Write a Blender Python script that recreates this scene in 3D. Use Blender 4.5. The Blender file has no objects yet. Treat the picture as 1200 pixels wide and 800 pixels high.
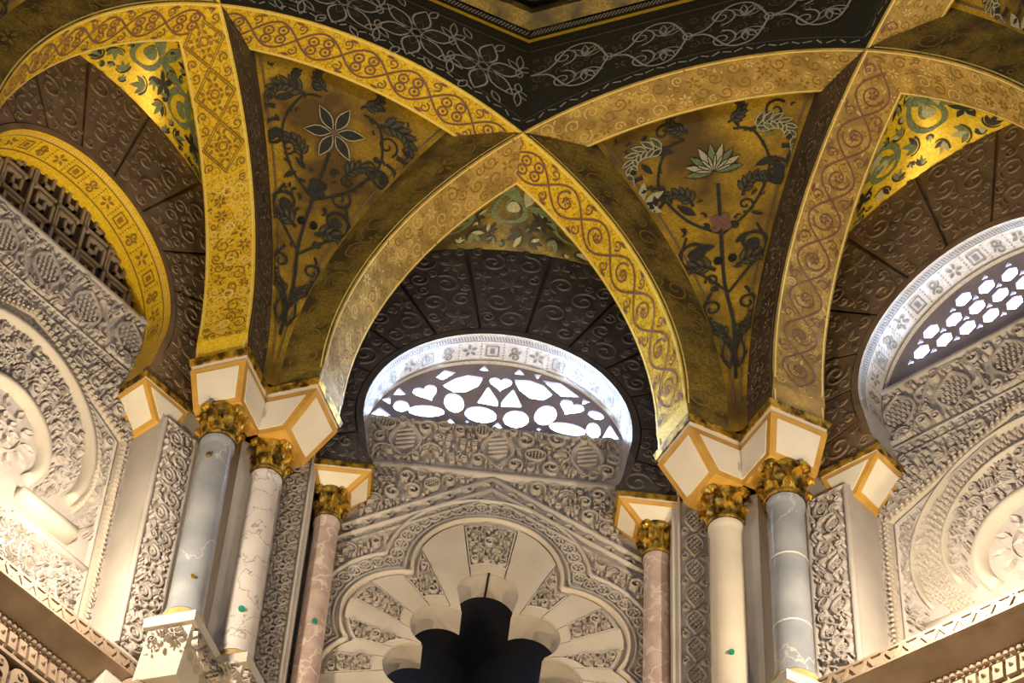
import bpy, math, random
from mathutils import Vector, Matrix

SC = bpy.context.scene
COL = SC.collection
pi, sin, cos, sqrt, hypot, atan2 = math.pi, math.sin, math.cos, math.sqrt, math.hypot, math.atan2
R_ = math.radians

# ------------------------------------------------------------------ camera
cam = bpy.data.cameras.new('camera')
cam_o = bpy.data.objects.new('camera', cam)
COL.objects.link(cam_o)
SC.camera = cam_o
yaw, pitch, roll = -0.287, 0.826, 0.312
f_ = Vector((sin(yaw)*cos(pitch), cos(yaw)*cos(pitch), sin(pitch)))
r_ = Vector((cos(yaw), -sin(yaw), 0))
u_ = r_.cross(f_)
r2 = r_*cos(roll) + u_*sin(roll)
u2 = -r_*sin(roll) + u_*cos(roll)
mw = Matrix(((r2.x, u2.x, -f_.x, -0.271), (r2.y, u2.y, -f_.y, -5.122), (r2.z, u2.z, -f_.z, -8.583), (0, 0, 0, 1)))
cam_o.matrix_world = mw
cam.sensor_width = 36
cam.lens = 2856.9*36/1200
cam.shift_x = 638.1/1200
cam.clip_start = 0.05
cam.clip_end = 200

# ------------------------------------------------------------------ sky, exposure
w = bpy.data.worlds.new('sky')
SC.world = w
w.use_nodes = True
bg = w.node_tree.nodes['Background']
bg.inputs[0].default_value = (0.52, 0.69, 1.0, 1)
bg.inputs[1].default_value = 40.0
SC.view_settings.view_transform = 'Standard'
SC.view_settings.look = 'None'
SC.view_settings.gamma = 1
SC.view_settings.use_curve_mapping = False
SC.view_settings.exposure = 0.0

# ------------------------------------------------------------------ lamps (floodlights before the cornices, added fill from the floor)
def lamp(kind, loc, power, color, aim=None, size=0.06, cone=80, blend=0.6):
    l = bpy.data.lights.new('flood_or_fill_light', kind)
    l.energy = power
    l.color = color
    l.shadow_soft_size = size
    o = bpy.data.objects.new('flood_or_fill_light', l)
    COL.objects.link(o)
    o.location = loc
    if kind == 'SPOT':
        l.spot_size = R_(cone)
        l.spot_blend = blend
        o.rotation_euler = (Vector(aim)-Vector(loc)).to_track_quat('-Z', 'Y').to_euler()
    return o

WARM = (1.0, 0.76, 0.42)
CREAM = (1.0, 0.85, 0.62)
# hung clear of the two side cornices, washing wall, corbels and ribs
lamp('POINT', (-1.62, 1.80, -1.62), 72, CREAM, size=0.05)
lamp('POINT', (1.60, 1.76, -1.46), 70, CREAM, size=0.05)
# unseen uplights added on the floor of the bay as general fill
lamp('SPOT', (-1.6, -0.6, -9.9), 1200, WARM, (-0.6, 1.6, 1.0), 0.15, 40)
lamp('SPOT', (1.6, -0.6, -9.9), 1200, WARM, (0.6, 1.6, 1.0), 0.15, 40)
for a in (0, 45, 90, 180, 225, 270, 315):      # daylight portals in the window openings
    pl = bpy.data.lights.new('window_portal', 'AREA')
    pl.shape = 'RECTANGLE'
    pl.size = 1.2
    pl.size_y = 0.56
    pl.cycles.is_portal = True
    po = bpy.data.objects.new('window_portal', pl)
    COL.objects.link(po)
    po.location = (3.25*cos(R_(a)), 3.25*sin(R_(a)), 0.66)
    po.rotation_euler = Vector((-cos(R_(a)), -sin(R_(a)), 0)).to_track_quat('-Z', 'Y').to_euler()

# ------------------------------------------------------------------ materials
def nodes_of(name):
    m = bpy.data.materials.new(name)
    m.use_nodes = True
    nt = m.node_tree
    return m, nt, nt.nodes['Principled BSDF'], nt.nodes.new, nt.links.new

def stone(name, ca, cb, rough=0.75, nscale=6, bump=0.25, bscale=90, vein=None, spec=0.3):
    m, nt, b, N, L = nodes_of(name)
    geo = N('ShaderNodeNewGeometry')
    n1 = N('ShaderNodeTexNoise'); n1.inputs['Scale'].default_value = nscale; n1.inputs['Detail'].default_value = 6
    L(geo.outputs['Position'], n1.inputs['Vector'])
    rp = N('ShaderNodeValToRGB')
    rp.color_ramp.elements[0].position = 0.3; rp.color_ramp.elements[0].color = (*ca, 1)
    rp.color_ramp.elements[1].position = 0.7; rp.color_ramp.elements[1].color = (*cb, 1)
    L(n1.outputs['Fac'], rp.inputs['Fac'])
    out = rp.outputs['Color']
    if vein:
        vs, vc, vw = vein
        n3 = N('ShaderNodeTexNoise'); n3.inputs['Scale'].default_value = vs; n3.inputs['Detail'].default_value = 5
        L(geo.outputs['Position'], n3.inputs['Vector'])
        sub = N('ShaderNodeMath'); sub.operation = 'SUBTRACT'; sub.inputs[1].default_value = 0.5
        L(n3.outputs['Fac'], sub.inputs[0])
        ab = N('ShaderNodeMath'); ab.operation = 'ABSOLUTE'; L(sub.outputs[0], ab.inputs[0])
        lt = N('ShaderNodeMath'); lt.operation = 'LESS_THAN'; lt.inputs[1].default_value = vw; L(ab.outputs[0], lt.inputs[0])
        mx = N('ShaderNodeMixRGB'); L(lt.outputs[0], mx.inputs[0]); L(out, mx.inputs[1]); mx.inputs[2].default_value = (*vc, 1)
        out = mx.outputs[0]
    L(out, b.inputs['Base Color'])
    b.inputs['Roughness'].default_value = rough
    b.inputs['Specular IOR Level'].default_value = spec
    if bump:
        n2 = N('ShaderNodeTexNoise'); n2.inputs['Scale'].default_value = bscale; n2.inputs['Detail'].default_value = 4
        L(geo.outputs['Position'], n2.inputs['Vector'])
        bp = N('ShaderNodeBump'); bp.inputs['Strength'].default_value = bump; bp.inputs['Distance'].default_value = 0.01
        L(n2.outputs['Fac'], bp.inputs['Height']); L(bp.outputs[0], b.inputs['Normal'])
    return m

def mosaic(name, ca, cb, rough=0.45, metal=0.25, scale=95, bump=0.35, dark=None, nscale=3.0):
    """glass tesserae: a cell pattern with its own colour per cell and uneven facets"""
    m, nt, b, N, L = nodes_of(name)
    geo = N('ShaderNodeNewGeometry')
    vo = N('ShaderNodeTexVoronoi'); vo.inputs['Scale'].default_value = scale
    L(geo.outputs['Position'], vo.inputs['Vector'])
    sep = N('ShaderNodeSeparateColor'); L(vo.outputs['Color'], sep.inputs[0])
    mx = N('ShaderNodeMixRGB'); mx.inputs[1].default_value = (*ca, 1); mx.inputs[2].default_value = (*cb, 1)
    L(sep.outputs[0], mx.inputs[0])
    out = mx.outputs[0]
    if dark:
        nz = N('ShaderNodeTexNoise'); nz.inputs['Scale'].default_value = nscale; nz.inputs['Detail'].default_value = 7
        L(geo.outputs['Position'], nz.inputs['Vector'])
        rp = N('ShaderNodeValToRGB')
        rp.color_ramp.elements[0].position = 0.40; rp.color_ramp.elements[0].color = (0, 0, 0, 1)
        rp.color_ramp.elements[1].position = 0.62; rp.color_ramp.elements[1].color = (1, 1, 1, 1)
        L(nz.outputs['Fac'], rp.inputs['Fac'])
        m2 = N('ShaderNodeMixRGB'); L(rp.outputs[0], m2.inputs[0]); L(out, m2.inputs[1]); m2.inputs[2].default_value = (*dark, 1)
        out = m2.outputs[0]
    L(out, b.inputs['Base Color'])
    b.inputs['Roughness'].default_value = rough
    b.inputs['Metallic'].default_value = metal
    bp = N('ShaderNodeBump'); bp.inputs['Strength'].default_value = bump; bp.inputs['Distance'].default_value = 0.006
    L(sep.outputs[1], bp.inputs['Height']); L(bp.outputs[0], b.inputs['Normal'])
    return m

M = {}
M['stucco'] = stone('carved_stucco', (0.43, 0.38, 0.35), (0.55, 0.49, 0.455), 0.85, 7, 0.3, 120)
M['stucco_plain'] = stone('plain_stucco', (0.47, 0.42, 0.375), (0.59, 0.53, 0.48), 0.8, 5, 0.15, 70)
M['stucco_cream'] = stone('cream_stucco', (0.50, 0.43, 0.355), (0.61, 0.54, 0.45), 0.8, 5, 0.15, 70)
M['wood'] = stone('carved_cornice_stone', (0.22, 0.155, 0.11), (0.33, 0.245, 0.18), 0.8, 8, 0.3, 110)
M['niche'] = stone('niche_shade_and_joint', (0.012, 0.009, 0.010), (0.022, 0.016, 0.015), 0.9, 8, 0.2, 60)  # near-black colour holds the niche's shade; the soffit joint shares it
M['grey_marble'] = stone('grey_marble', (0.21, 0.225, 0.26), (0.34, 0.345, 0.36), 0.3, 6, 0.05, 30, (2.2, (0.42, 0.41, 0.40), 0.004), 0.5)
M['white_marble'] = stone('veined_white_marble', (0.56, 0.50, 0.48), (0.68, 0.62, 0.58), 0.35, 6, 0.05, 30, (7.0, (0.36, 0.28, 0.26), 0.007), 0.5)
M['cream_marble'] = stone('cream_marble', (0.62, 0.53, 0.42), (0.72, 0.63, 0.50), 0.35, 4, 0.04, 30, None, 0.5)
M['pink_marble'] = stone('pink_marble', (0.42, 0.29, 0.25), (0.60, 0.46, 0.40), 0.45, 14, 0.08, 60, (9.0, (0.68, 0.56, 0.48), 0.02), 0.45)
M['panel'] = stone('cream_panel_paint', (0.70, 0.62, 0.50), (0.80, 0.73, 0.62), 0.6, 5, 0.05, 60)
M['frame'] = stone('ochre_frame_paint', (0.46, 0.24, 0.045), (0.62, 0.36, 0.07), 0.55, 9, 0.2, 90)
M['gilt'] = mosaic('gilded_carving', (0.62, 0.36, 0.03), (0.85, 0.58, 0.10), 0.3, 0.75, 70, 0.5, (0.10, 0.055, 0.012), 22)
M['gold'] = mosaic('gold_mosaic', (0.82, 0.50, 0.012), (1.0, 0.74, 0.05), 0.45, 0.2, 110, 0.45)
M['gold_b'] = mosaic('bright_gold_mosaic', (0.80, 0.50, 0.012), (1.0, 0.74, 0.05), 0.42, 0.25, 110, 0.45)
M['gold_tan'] = mosaic('tan_gold_mosaic', (0.50, 0.31, 0.06), (0.72, 0.49, 0.14), 0.5, 0.25, 120, 0.5, (0.38, 0.25, 0.07), 9)
M['gold_olive'] = mosaic('olive_gold_mosaic', (0.20, 0.14, 0.020), (0.40, 0.29, 0.05), 0.5, 0.2, 120, 0.5, (0.085, 0.062, 0.022), 7)
M['gold_web'] = mosaic('web_gold_mosaic', (0.46, 0.26, 0.015), (0.72, 0.45, 0.03), 0.5, 0.2, 110, 0.45, (0.15, 0.088, 0.016), 2.6)  # dark patches stand in for part of the shade on the vault webs
M['brown'] = mosaic('brown_mosaic', (0.065, 0.040, 0.020), (0.13, 0.085, 0.045), 0.55, 0.1, 110, 0.4, (0.05, 0.03, 0.018), 8)
M['night'] = mosaic('green_black_mosaic', (0.018, 0.020, 0.012), (0.040, 0.040, 0.024), 0.5, 0.1, 110, 0.35)
M['plum'] = mosaic('plum_line_mosaic', (0.19, 0.085, 0.06), (0.27, 0.13, 0.09), 0.5, 0.1, 140, 0.3)
M['umber'] = mosaic('umber_line_mosaic', (0.27, 0.155, 0.025), (0.36, 0.22, 0.04), 0.5, 0.15, 140, 0.3)
M['brightline'] = mosaic('bright_gold_line_mosaic', (0.95, 0.72, 0.16), (1.0, 0.85, 0.32), 0.4, 0.2, 140, 0.3)
M['goldline'] = mosaic('deep_gold_line_mosaic', (0.52, 0.30, 0.012), (0.66, 0.40, 0.02), 0.45, 0.2, 140, 0.3)
M['softline'] = mosaic('soft_gold_line_mosaic', (0.66, 0.47, 0.14), (0.80, 0.60, 0.22), 0.45, 0.2, 140, 0.3)
M['leaf_mid'] = mosaic('olive_leaf_mosaic', (0.085, 0.070, 0.028), (0.15, 0.125, 0.05), 0.5, 0.05, 120, 0.3)
M['leaf_dark'] = mosaic('dark_leaf_mosaic', (0.022, 0.022, 0.016), (0.050, 0.046, 0.032), 0.5, 0.05, 120, 0.3)
M['leaf_green'] = mosaic('grey_green_mosaic', (0.12, 0.17, 0.075), (0.25, 0.29, 0.14), 0.5, 0.05, 120, 0.3)
M['leaf_pale'] = mosaic('pale_leaf_mosaic', (0.42, 0.41, 0.22), (0.60, 0.56, 0.33), 0.5, 0.05, 120, 0.3)
M['white_line'] = mosaic('white_line_mosaic', (0.46, 0.42, 0.31), (0.62, 0.57, 0.44), 0.5, 0.0, 140, 0.3)
M['faint'] = mosaic('faint_line_mosaic', (0.16, 0.115, 0.065), (0.23, 0.17, 0.10), 0.5, 0.1, 140, 0.3)
M['lun_dark'] = stone('dark_smoked_mosaic', (0.044, 0.037, 0.038), (0.085, 0.072, 0.070), 0.5, 14, 0.5, 150, None, 0.4)
M['lun_dark_line'] = stone('dark_smoked_relief', (0.072, 0.062, 0.062), (0.13, 0.114, 0.110), 0.5, 20, 0.4, 150, None, 0.4)
M['lun_brown'] = stone('brown_smoked_mosaic', (0.14, 0.085, 0.045), (0.26, 0.165, 0.09), 0.55, 8, 0.5, 150, None, 0.4)
M['lun_brown_line'] = stone('brown_smoked_relief', (0.17, 0.11, 0.06), (0.28, 0.19, 0.105), 0.55, 20, 0.4, 150, None, 0.4)
M['white_mosaic'] = mosaic('white_mosaic', (0.60, 0.58, 0.54), (0.78, 0.75, 0.68), 0.5, 0.0, 120, 0.35)
M['grey_line'] = mosaic('grey_line_mosaic', (0.16, 0.14, 0.14), (0.30, 0.27, 0.25), 0.5, 0.0, 140, 0.3)
M['lattice'] = stone('window_lattice_plaster', (0.20, 0.17, 0.20), (0.28, 0.24, 0.27), 0.8, 8, 0.1, 70)
M['fret'] = stone('fret_lattice_plaster', (0.22, 0.17, 0.12), (0.32, 0.25, 0.18), 0.8, 8, 0.15, 70)
M['fret_back'] = stone('closed_window_back', (0.030, 0.018, 0.011), (0.045, 0.028, 0.018), 0.85, 8, 0.1, 70)
M['ochre_stone'] = stone('ochre_gilded_stone', (0.40, 0.26, 0.10), (0.55, 0.40, 0.22), 0.5, 20, 0.2, 60)
M['roof'] = stone('outer_masonry', (0.30, 0.25, 0.20), (0.40, 0.34, 0.28), 0.9, 2, 0.1, 40)
M['green_dot'] = stone('green_marker', (0.01, 0.22, 0.13), (0.015, 0.26, 0.16), 0.5, 8, 0)

# ------------------------------------------------------------------ object helpers
def link(name, data, parent=None):
    o = bpy.data.objects.new(name, data)
    COL.objects.link(o)
    if parent is not None:
        o.parent = parent
    return o

def worg(o):
    p = Vector((0, 0, 0))
    while o is not None:
        p += o.location
        o = o.parent
    return p

def tag(o, label=None, cat=None, group=None, kind=None):
    if label: o['label'] = label
    if cat: o['category'] = cat
    if group: o['group'] = group
    if kind: o['kind'] = kind
    return o

def empty(name, loc=(0, 0, 0)):
    o = link(name, None)
    o.location = loc
    o.empty_display_size = 0.1
    return o

def mk(name, V, F, mat, parent=None, smooth=False):
    """world-space vertices become one mesh object under parent"""
    org = worg(parent) if parent is not None else Vector((0, 0, 0))
    me = bpy.data.meshes.new(name)
    me.from_pydata([(v[0]-org.x, v[1]-org.y, v[2]-org.z) for v in V], [], F)
    if smooth:
        me.polygons.foreach_set('use_smooth', [True]*len(me.polygons))
    me.materials.append(M[mat] if isinstance(mat, str) else mat)
    me.update()
    return link(name, me, parent)

def ang(a):
    return (cos(R_(a)), sin(R_(a)))

class B:
    def __init__(s):
        s.V, s.F = [], []
    def add(s, V, F):
        n = len(s.V)
        s.V += V
        s.F += [tuple(i+n for i in f) for f in F]
    def grid(s, rows, closed=False):
        """rows of equal length -> quads"""
        n = len(s.V)
        m = len(rows[0])
        for r in rows: s.V += r
        for i in range(len(rows)-1):
            for j in range(m if closed else m-1):
                k = (j+1) % m
                s.F.append((n+i*m+j, n+i*m+k, n+(i+1)*m+k, n+(i+1)*m+j))
    def hexa(s, bot, top):
        """two quads of four corners each"""
        n = len(s.V)
        s.V += list(bot)+list(top)
        s.F += [(n+3, n+2, n+1, n), (n+4, n+5, n+6, n+7)]
        for i in range(4):
            j = (i+1) % 4
            s.F.append((n+i, n+j, n+4+j, n+4+i))
    def prism(s, pts0, pts1):
        n = len(s.V); m = len(pts0)
        s.V += list(pts0)+list(pts1)
        s.F += [tuple(range(n+m-1, n-1, -1)), tuple(range(n+m, n+2*m))]
        for i in range(m):
            j = (i+1) % m
            s.F.append((n+i, n+j, n+m+j, n+m+i))
    def lathe(s, prof, cx, cy, n=24, mod=None):
        rows = []
        for r, z in prof:
            rows.append([(cx+(r if mod is None else mod(r, z, k/n))*cos(2*pi*k/n), cy+(r if mod is None else mod(r, z, k/n))*sin(2*pi*k/n), z) for k in range(n)])
        s.grid(rows, True)
    def mk(s, name, mat, parent=None, smooth=False):
        return mk(name, s.V, s.F, mat, parent, smooth)

# ------------------------------------------------------------------ ornament drawn on any surface: F(u, v, h) -> point
class Orn:
    def __init__(s, F):
        s.F = F
        s.d = {}
    def buf(s, m):
        if m not in s.d: s.d[m] = ([], [])
        return s.d[m]
    def line(s, pts, wd, m, h=0.004, taper=0.0, closed=False, relief=False):
        V, F = s.buf(m)
        P = list(pts)
        if closed: P = P+[P[0]]
        k = len(P)
        base = len(V)
        for i in range(k):
            a = P[max(i-1, 0)]; b = P[min(i+1, k-1)]
            if closed and i in (0, k-1): a, b = P[k-2], P[1]
            dx, dy = b[0]-a[0], b[1]-a[1]
            l = hypot(dx, dy) or 1e-9
            nx, ny = -dy/l, dx/l
            ww = wd*0.5*(1-taper*i/(k-1))
            x, y = P[i]
            if relief:
                V.append(s.F(x+nx*ww, y+ny*ww, 0)); V.append(s.F(x+nx*ww*.55, y+ny*ww*.55, h))
                V.append(s.F(x-nx*ww*.55, y-ny*ww*.55, h)); V.append(s.F(x-nx*ww, y-ny*ww, 0))
            else:
                V.append(s.F(x+nx*ww, y+ny*ww, h)); V.append(s.F(x-nx*ww, y-ny*ww, h))
        c = 4 if relief else 2
        for i in range(k-1):
            for j in range(c-1):
                p = base+i*c+j
                F.append((p, p+1, p+c+1, p+c))
        if relief and not closed:
            F.append((base+3, base+2, base+1, base))
            e = base+(k-1)*4
            F.append((e, e+1, e+2, e+3))
    def poly(s, pts, m, h=0.004, relief=False, dish=0.6):
        V, F = s.buf(m)
        n = len(pts)
        cx = sum(p[0] for p in pts)/n; cy = sum(p[1] for p in pts)/n
        b = len(V)
        if relief:
            for x, y in pts: V.append(s.F(x, y, 0))
            for x, y in pts: V.append(s.F(cx+(x-cx)*.78, cy+(y-cy)*.78, h))
            V.append(s.F(cx, cy, h*dish))
            for i in range(n):
                j = (i+1) % n
                F.append((b+i, b+j, b+n+j, b+n+i))
                F.append((b+n+i, b+n+j, b+2*n))
        else:
            for x, y in pts: V.append(s.F(x, y, h))
            V.append(s.F(cx, cy, h))
            for i in range(n): F.append((b+i, b+(i+1) % n, b+n))
    def emit(s, parent, names=None, name='ornament', kind='stuff', smooth=False):
        out = []
        for m, (V, F) in s.d.items():
            o = mk((names or {}).get(m, name), V, F, m, parent, smooth)
            if kind: o['kind'] = kind
            out.append(o)
        return out

def arc(cx, cy, r, a0, a1, n=16):
    return [(cx+r*cos(R_(a0+(a1-a0)*i/n)), cy+r*sin(R_(a0+(a1-a0)*i/n))) for i in range(n+1)]
def spiral(cx, cy, r, a0, turns, n=26, rin=0.16):
    """from the rim inwards"""
    out = []
    for i in range(n+1):
        q = i/n
        a = R_(a0)+turns*2*pi*q
        rr = r*(1-q*(1-rin))
        out.append((cx+rr*cos(a), cy+rr*sin(a)))
    return out
def leaf(x, y, a, L, W, n=10, bend=0.0):
    """pointed leaf from (x,y) in direction a (degrees)"""
    out = []
    ca, sa = cos(R_(a)), sin(R_(a))
    for i in range(n):
        q = i/n
        t = q*2 if q < .5 else 2-q*2
        sgn = 1 if q < .5 else -1
        wx = sgn*W*.5*sin(pi*min(1, t))*(1-.25*t)
        lx = L*t
        by = bend*L*t*t
        out.append((x+ca*lx-sa*(wx+by), y+sa*lx+ca*(wx+by)))
    return out
def ellipse(x, y, rx, ry, a=0, n=12):
    ca, sa = cos(R_(a)), sin(R_(a))
    return [(x+ca*rx*cos(2*pi*i/n)-sa*ry*sin(2*pi*i/n), y+sa*rx*cos(2*pi*i/n)+ca*ry*sin(2*pi*i/n)) for i in range(n)]
def heart(x, y, s, a=0, n=20):
    out = []
    ca, sa = cos(R_(a)), sin(R_(a))
    for i in range(n):
        t = 2*pi*i/n
        px = 16*sin(t)**3/17*s; py = (13*cos(t)-5*cos(2*t)-2*cos(3*t)-cos(4*t))/17*s
        out.append((x+ca*px-sa*py, y+sa*px+ca*py))
    return out
def bez(p0, p1, p2, p3, n=16):
    o = []
    for i in range(n+1):
        t = i/n; k = 1-t
        o.append(tuple(k**3*p0[j]+3*k*k*t*p1[j]+3*k*t*t*p2[j]+t**3*p3[j] for j in (0, 1)))
    return o
def curve(pts, n=6):
    """smooth line through points"""
    P = [pts[0]]+list(pts)+[pts[-1]]
    o = []
    for i in range(1, len(P)-2):
        a, b, c, d = P[i-1:i+3]
        for k in range(n):
            t = k/n
            o.append(tuple(.5*((2*b[j])+(-a[j]+c[j])*t+(2*a[j]-5*b[j]+4*c[j]-d[j])*t*t+(-a[j]+3*b[j]-3*c[j]+d[j])*t**3) for j in (0, 1)))
    o.append(tuple(pts[-1]))
    return o

def pack(inside, box, radii, rnd, tries=500, gap=1.03):
    """dart throwing, largest circles first, with a cell grid for the neighbour test"""
    C = []
    x0, y0, x1, y1 = box
    cs = radii[0]*2.1
    G = {}
    for n, r in enumerate(radii):
        for _ in range(int(tries*(1+.8*n))):
            x = rnd.uniform(x0, x1); y = rnd.uniform(y0, y1)
            gx, gy = int(x//cs), int(y//cs)
            ok = True
            for i in (gx-1, gx, gx+1):
                for j in (gy-1, gy, gy+1):
                    for (cx, cy, cr) in G.get((i, j), ()):
                        dx = cx-x; dy = cy-y; q = (cr+r)*gap
                        if dx*dx+dy*dy < q*q: ok = False; break
                    if not ok: break
                if not ok: break
            if not ok or not inside(x, y): continue
            for k in range(6):
                if not inside(x+r*cos(k*pi/3), y+r*sin(k*pi/3)): ok = False; break
            if ok:
                C.append((x, y, r))
                G.setdefault((gx, gy), []).append((x, y, r))
    return C

def carve(orn, inside, box, m, seed=1, radii=(.055, .042, .032, .024, .018), h=0.016, tries=400, pine=0.15):
    """dense carved arabesque: packed scrolls, leaves, rosettes and cones, all raised from the ground"""
    rnd = random.Random(seed)
    h *= 1.9
    radii = tuple(q*.86 for q in radii)+((radii[-1]*.62,) if radii[-1] > .011 else ())
    for (x, y, r) in pack(inside, box, radii, rnd, tries*3):
        k = rnd.random()
        a0 = rnd.uniform(0, 360)
        if r < .022:
            if k < .5: orn.poly(ellipse(x, y, r*.95, r*.6, a0, 7), m, h*.8, True, .4)
            else: orn.poly(leaf(x-r*cos(R_(a0)), y-r*sin(R_(a0)), a0, 2*r, 1.3*r, 8), m, h*.8, True, .4)
        elif k < .36:
            d = rnd.choice((-1, 1))
            orn.line(spiral(x, y, r*.93, a0, 1.35*d, 20, .2), r*.26, m, h, .3, relief=True)
            for q in range(3):
                a = a0+d*(60+100*q)
                orn.poly(leaf(x+r*.15*cos(R_(a)), y+r*.15*sin(R_(a)), a+30*d, r*.55, r*.3, 6), m, h*.8, True, .4)
        elif k < .56:
            n = rnd.choice((5, 6))
            for q in range(n):
                a = a0+360*q/n
                orn.poly(leaf(x+r*.2*cos(R_(a)), y+r*.2*sin(R_(a)), a, r*.76, r*.52, 8), m, h, True, .35)
            orn.poly(ellipse(x, y, r*.18, r*.18, 0, 6), m, h*1.1, True, 1)
        elif k < .56+pine:
            orn.line(ellipse(x, y, r*.9, r*.7, a0, 14), r*.16, m, h, closed=True, relief=True)
            ca, sa = cos(R_(a0)), sin(R_(a0))
            for ix in range(-2, 3):
                for iy in range(-1, 2):
                    px, py = ix*r*.3, iy*r*.36
                    if (px/.85)**2+(py/.66)**2 < r*r*.8:
                        orn.poly(ellipse(x+ca*px-sa*py, y+sa*px+ca*py, r*.13, r*.15, a0, 5), m, h*.9, True, 1)
        else:
            for q in range(-2, 3):
                a = a0+q*32
                orn.poly(leaf(x-r*.7*cos(R_(a0)), y-r*.7*sin(R_(a0)), a, r*(1.62-.22*abs(q)), r*.44, 8, .1*q), m, h*(1-.08*abs(q)), True, .4)
            orn.line(arc(x, y, r*.93, a0+95, a0+265, 10), r*.2, m, h*.9, relief=True)

def drill(orn, inside, box, m, step, r, seed=0, jit=.25, h=0.01):
    """staggered grid of small raised beads"""
    rnd = random.Random(seed)
    x0, y0, x1, y1 = box
    j = 0
    y = y0
    while y < y1:
        x = x0+(step*.5 if j % 2 else 0)
        while x < x1:
            px, py = x+rnd.uniform(-jit, jit)*step, y+rnd.uniform(-jit, jit)*step
            if inside(px-r, py) and inside(px+r, py) and inside(px, py-r) and inside(px, py+r):
                orn.poly(ellipse(px, py, r*rnd.uniform(.8, 1.2), r*rnd.uniform(.7, 1), rnd.uniform(0, 180), 5), m, h, True, .9)
            x += step
        y += step*.8
        j += 1

def inpoly(P):
    def f(x, y):
        c = False
        j = len(P)-1
        for i in range(len(P)):
            xi, yi = P[i]; xj, yj = P[j]
            if (yi > y) != (yj > y) and x < (xj-xi)*(y-yi)/(yj-yi)+xi: c = not c
            j = i
        return c
    return f
def bbox(P):
    return (min(p[0] for p in P), min(p[1] for p in P), max(p[0] for p in P), max(p[1] for p in P))

# ------------------------------------------------------------------ the plan: an octagon of eight walls, ribs as two turned squares
A_WALL = 2.87          # face of the window arches and pilasters
A_BACK = 3.06          # recessed wall with lattice and carving
DIST = 2.1213          # rib axis from the middle
HW = 0.1305            # half rib width
RA, ZC, TS = 1.715, 0.127, 1.735
DEEP = 0.38
NA8 = [22.5+45*k for k in range(8)]     # rib normals
TIN = (DIST-HW)*math.tan(R_(22.5))

def wallF(angle, a):
    n = ang(angle); t = ang(angle-90)
    return lambda u, v, h=0: (n[0]*(a-h)+t[0]*u, n[1]*(a-h)+t[1]*u, v)
def ribP(N, off, t, z):
    n = ang(N); q = ang(N-90)
    return (n[0]*(DIST+off)+q[0]*t, n[1]*(DIST+off)+q[1]*t, z)
def Hh(t):
    return ZC+sqrt(max(RA*RA-t*t, 0))
def rib_path(extra=0.0, n=64):
    """(t,z) along the arch from the negative foot to the positive foot, pushed out by extra"""
    P = [(-(TS+extra), -0.0), (-(TS+extra)+.008, .06)]
    for i in range(n+1):
        a = pi-pi*i/n
        P.append(((RA+extra)*cos(a), ZC+(RA+extra)*sin(a)))
    P += [((TS+extra)-.008, .06), (TS+extra, 0.0)]
    return P
def soffF(N):
    """u = distance along the arch from its crown (towards +t), v across (+ = outwards)"""
    def f(u, v, h=0):
        a = u/RA
        if abs(a) <= pi/2: t, z = (RA-h)*sin(a), ZC+(RA-h)*cos(a)
        else:
            s = 1 if a > 0 else -1
            t, z = s*(RA+.008-h), ZC-(abs(a)-pi/2)*RA
        return ribP(N, v, t, z)
    return f
def sideF(N, off):
    """face of the rib: u along the arch at the arris, v away from the arris"""
    sg = -1 if off < 0 else 1
    def f(u, v, h=0):
        a = u/RA
        if abs(a) <= pi/2: t, z = (RA+v)*sin(a), ZC+(RA+v)*cos(a)
        else:
            s = 1 if a > 0 else -1
            t, z = s*(RA+v), ZC-(abs(a)-pi/2)*RA
        return ribP(N, off+sg*h, t, z)
    return f

# ================================================================== THE SHELL
CZ, RI = 0.265, 0.63
SPR = -0.145           # springing of the window arches
def inner_path(n=40):
    P = [(-.56, SPR), (-.59, -.03)]
    for i in range(n+1):
        a = R_(-103+206*i/n)
        P.append((RI*sin(a), CZ+RI*cos(a)))
    return P+[(.59, -.03), (.56, SPR)]

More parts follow.
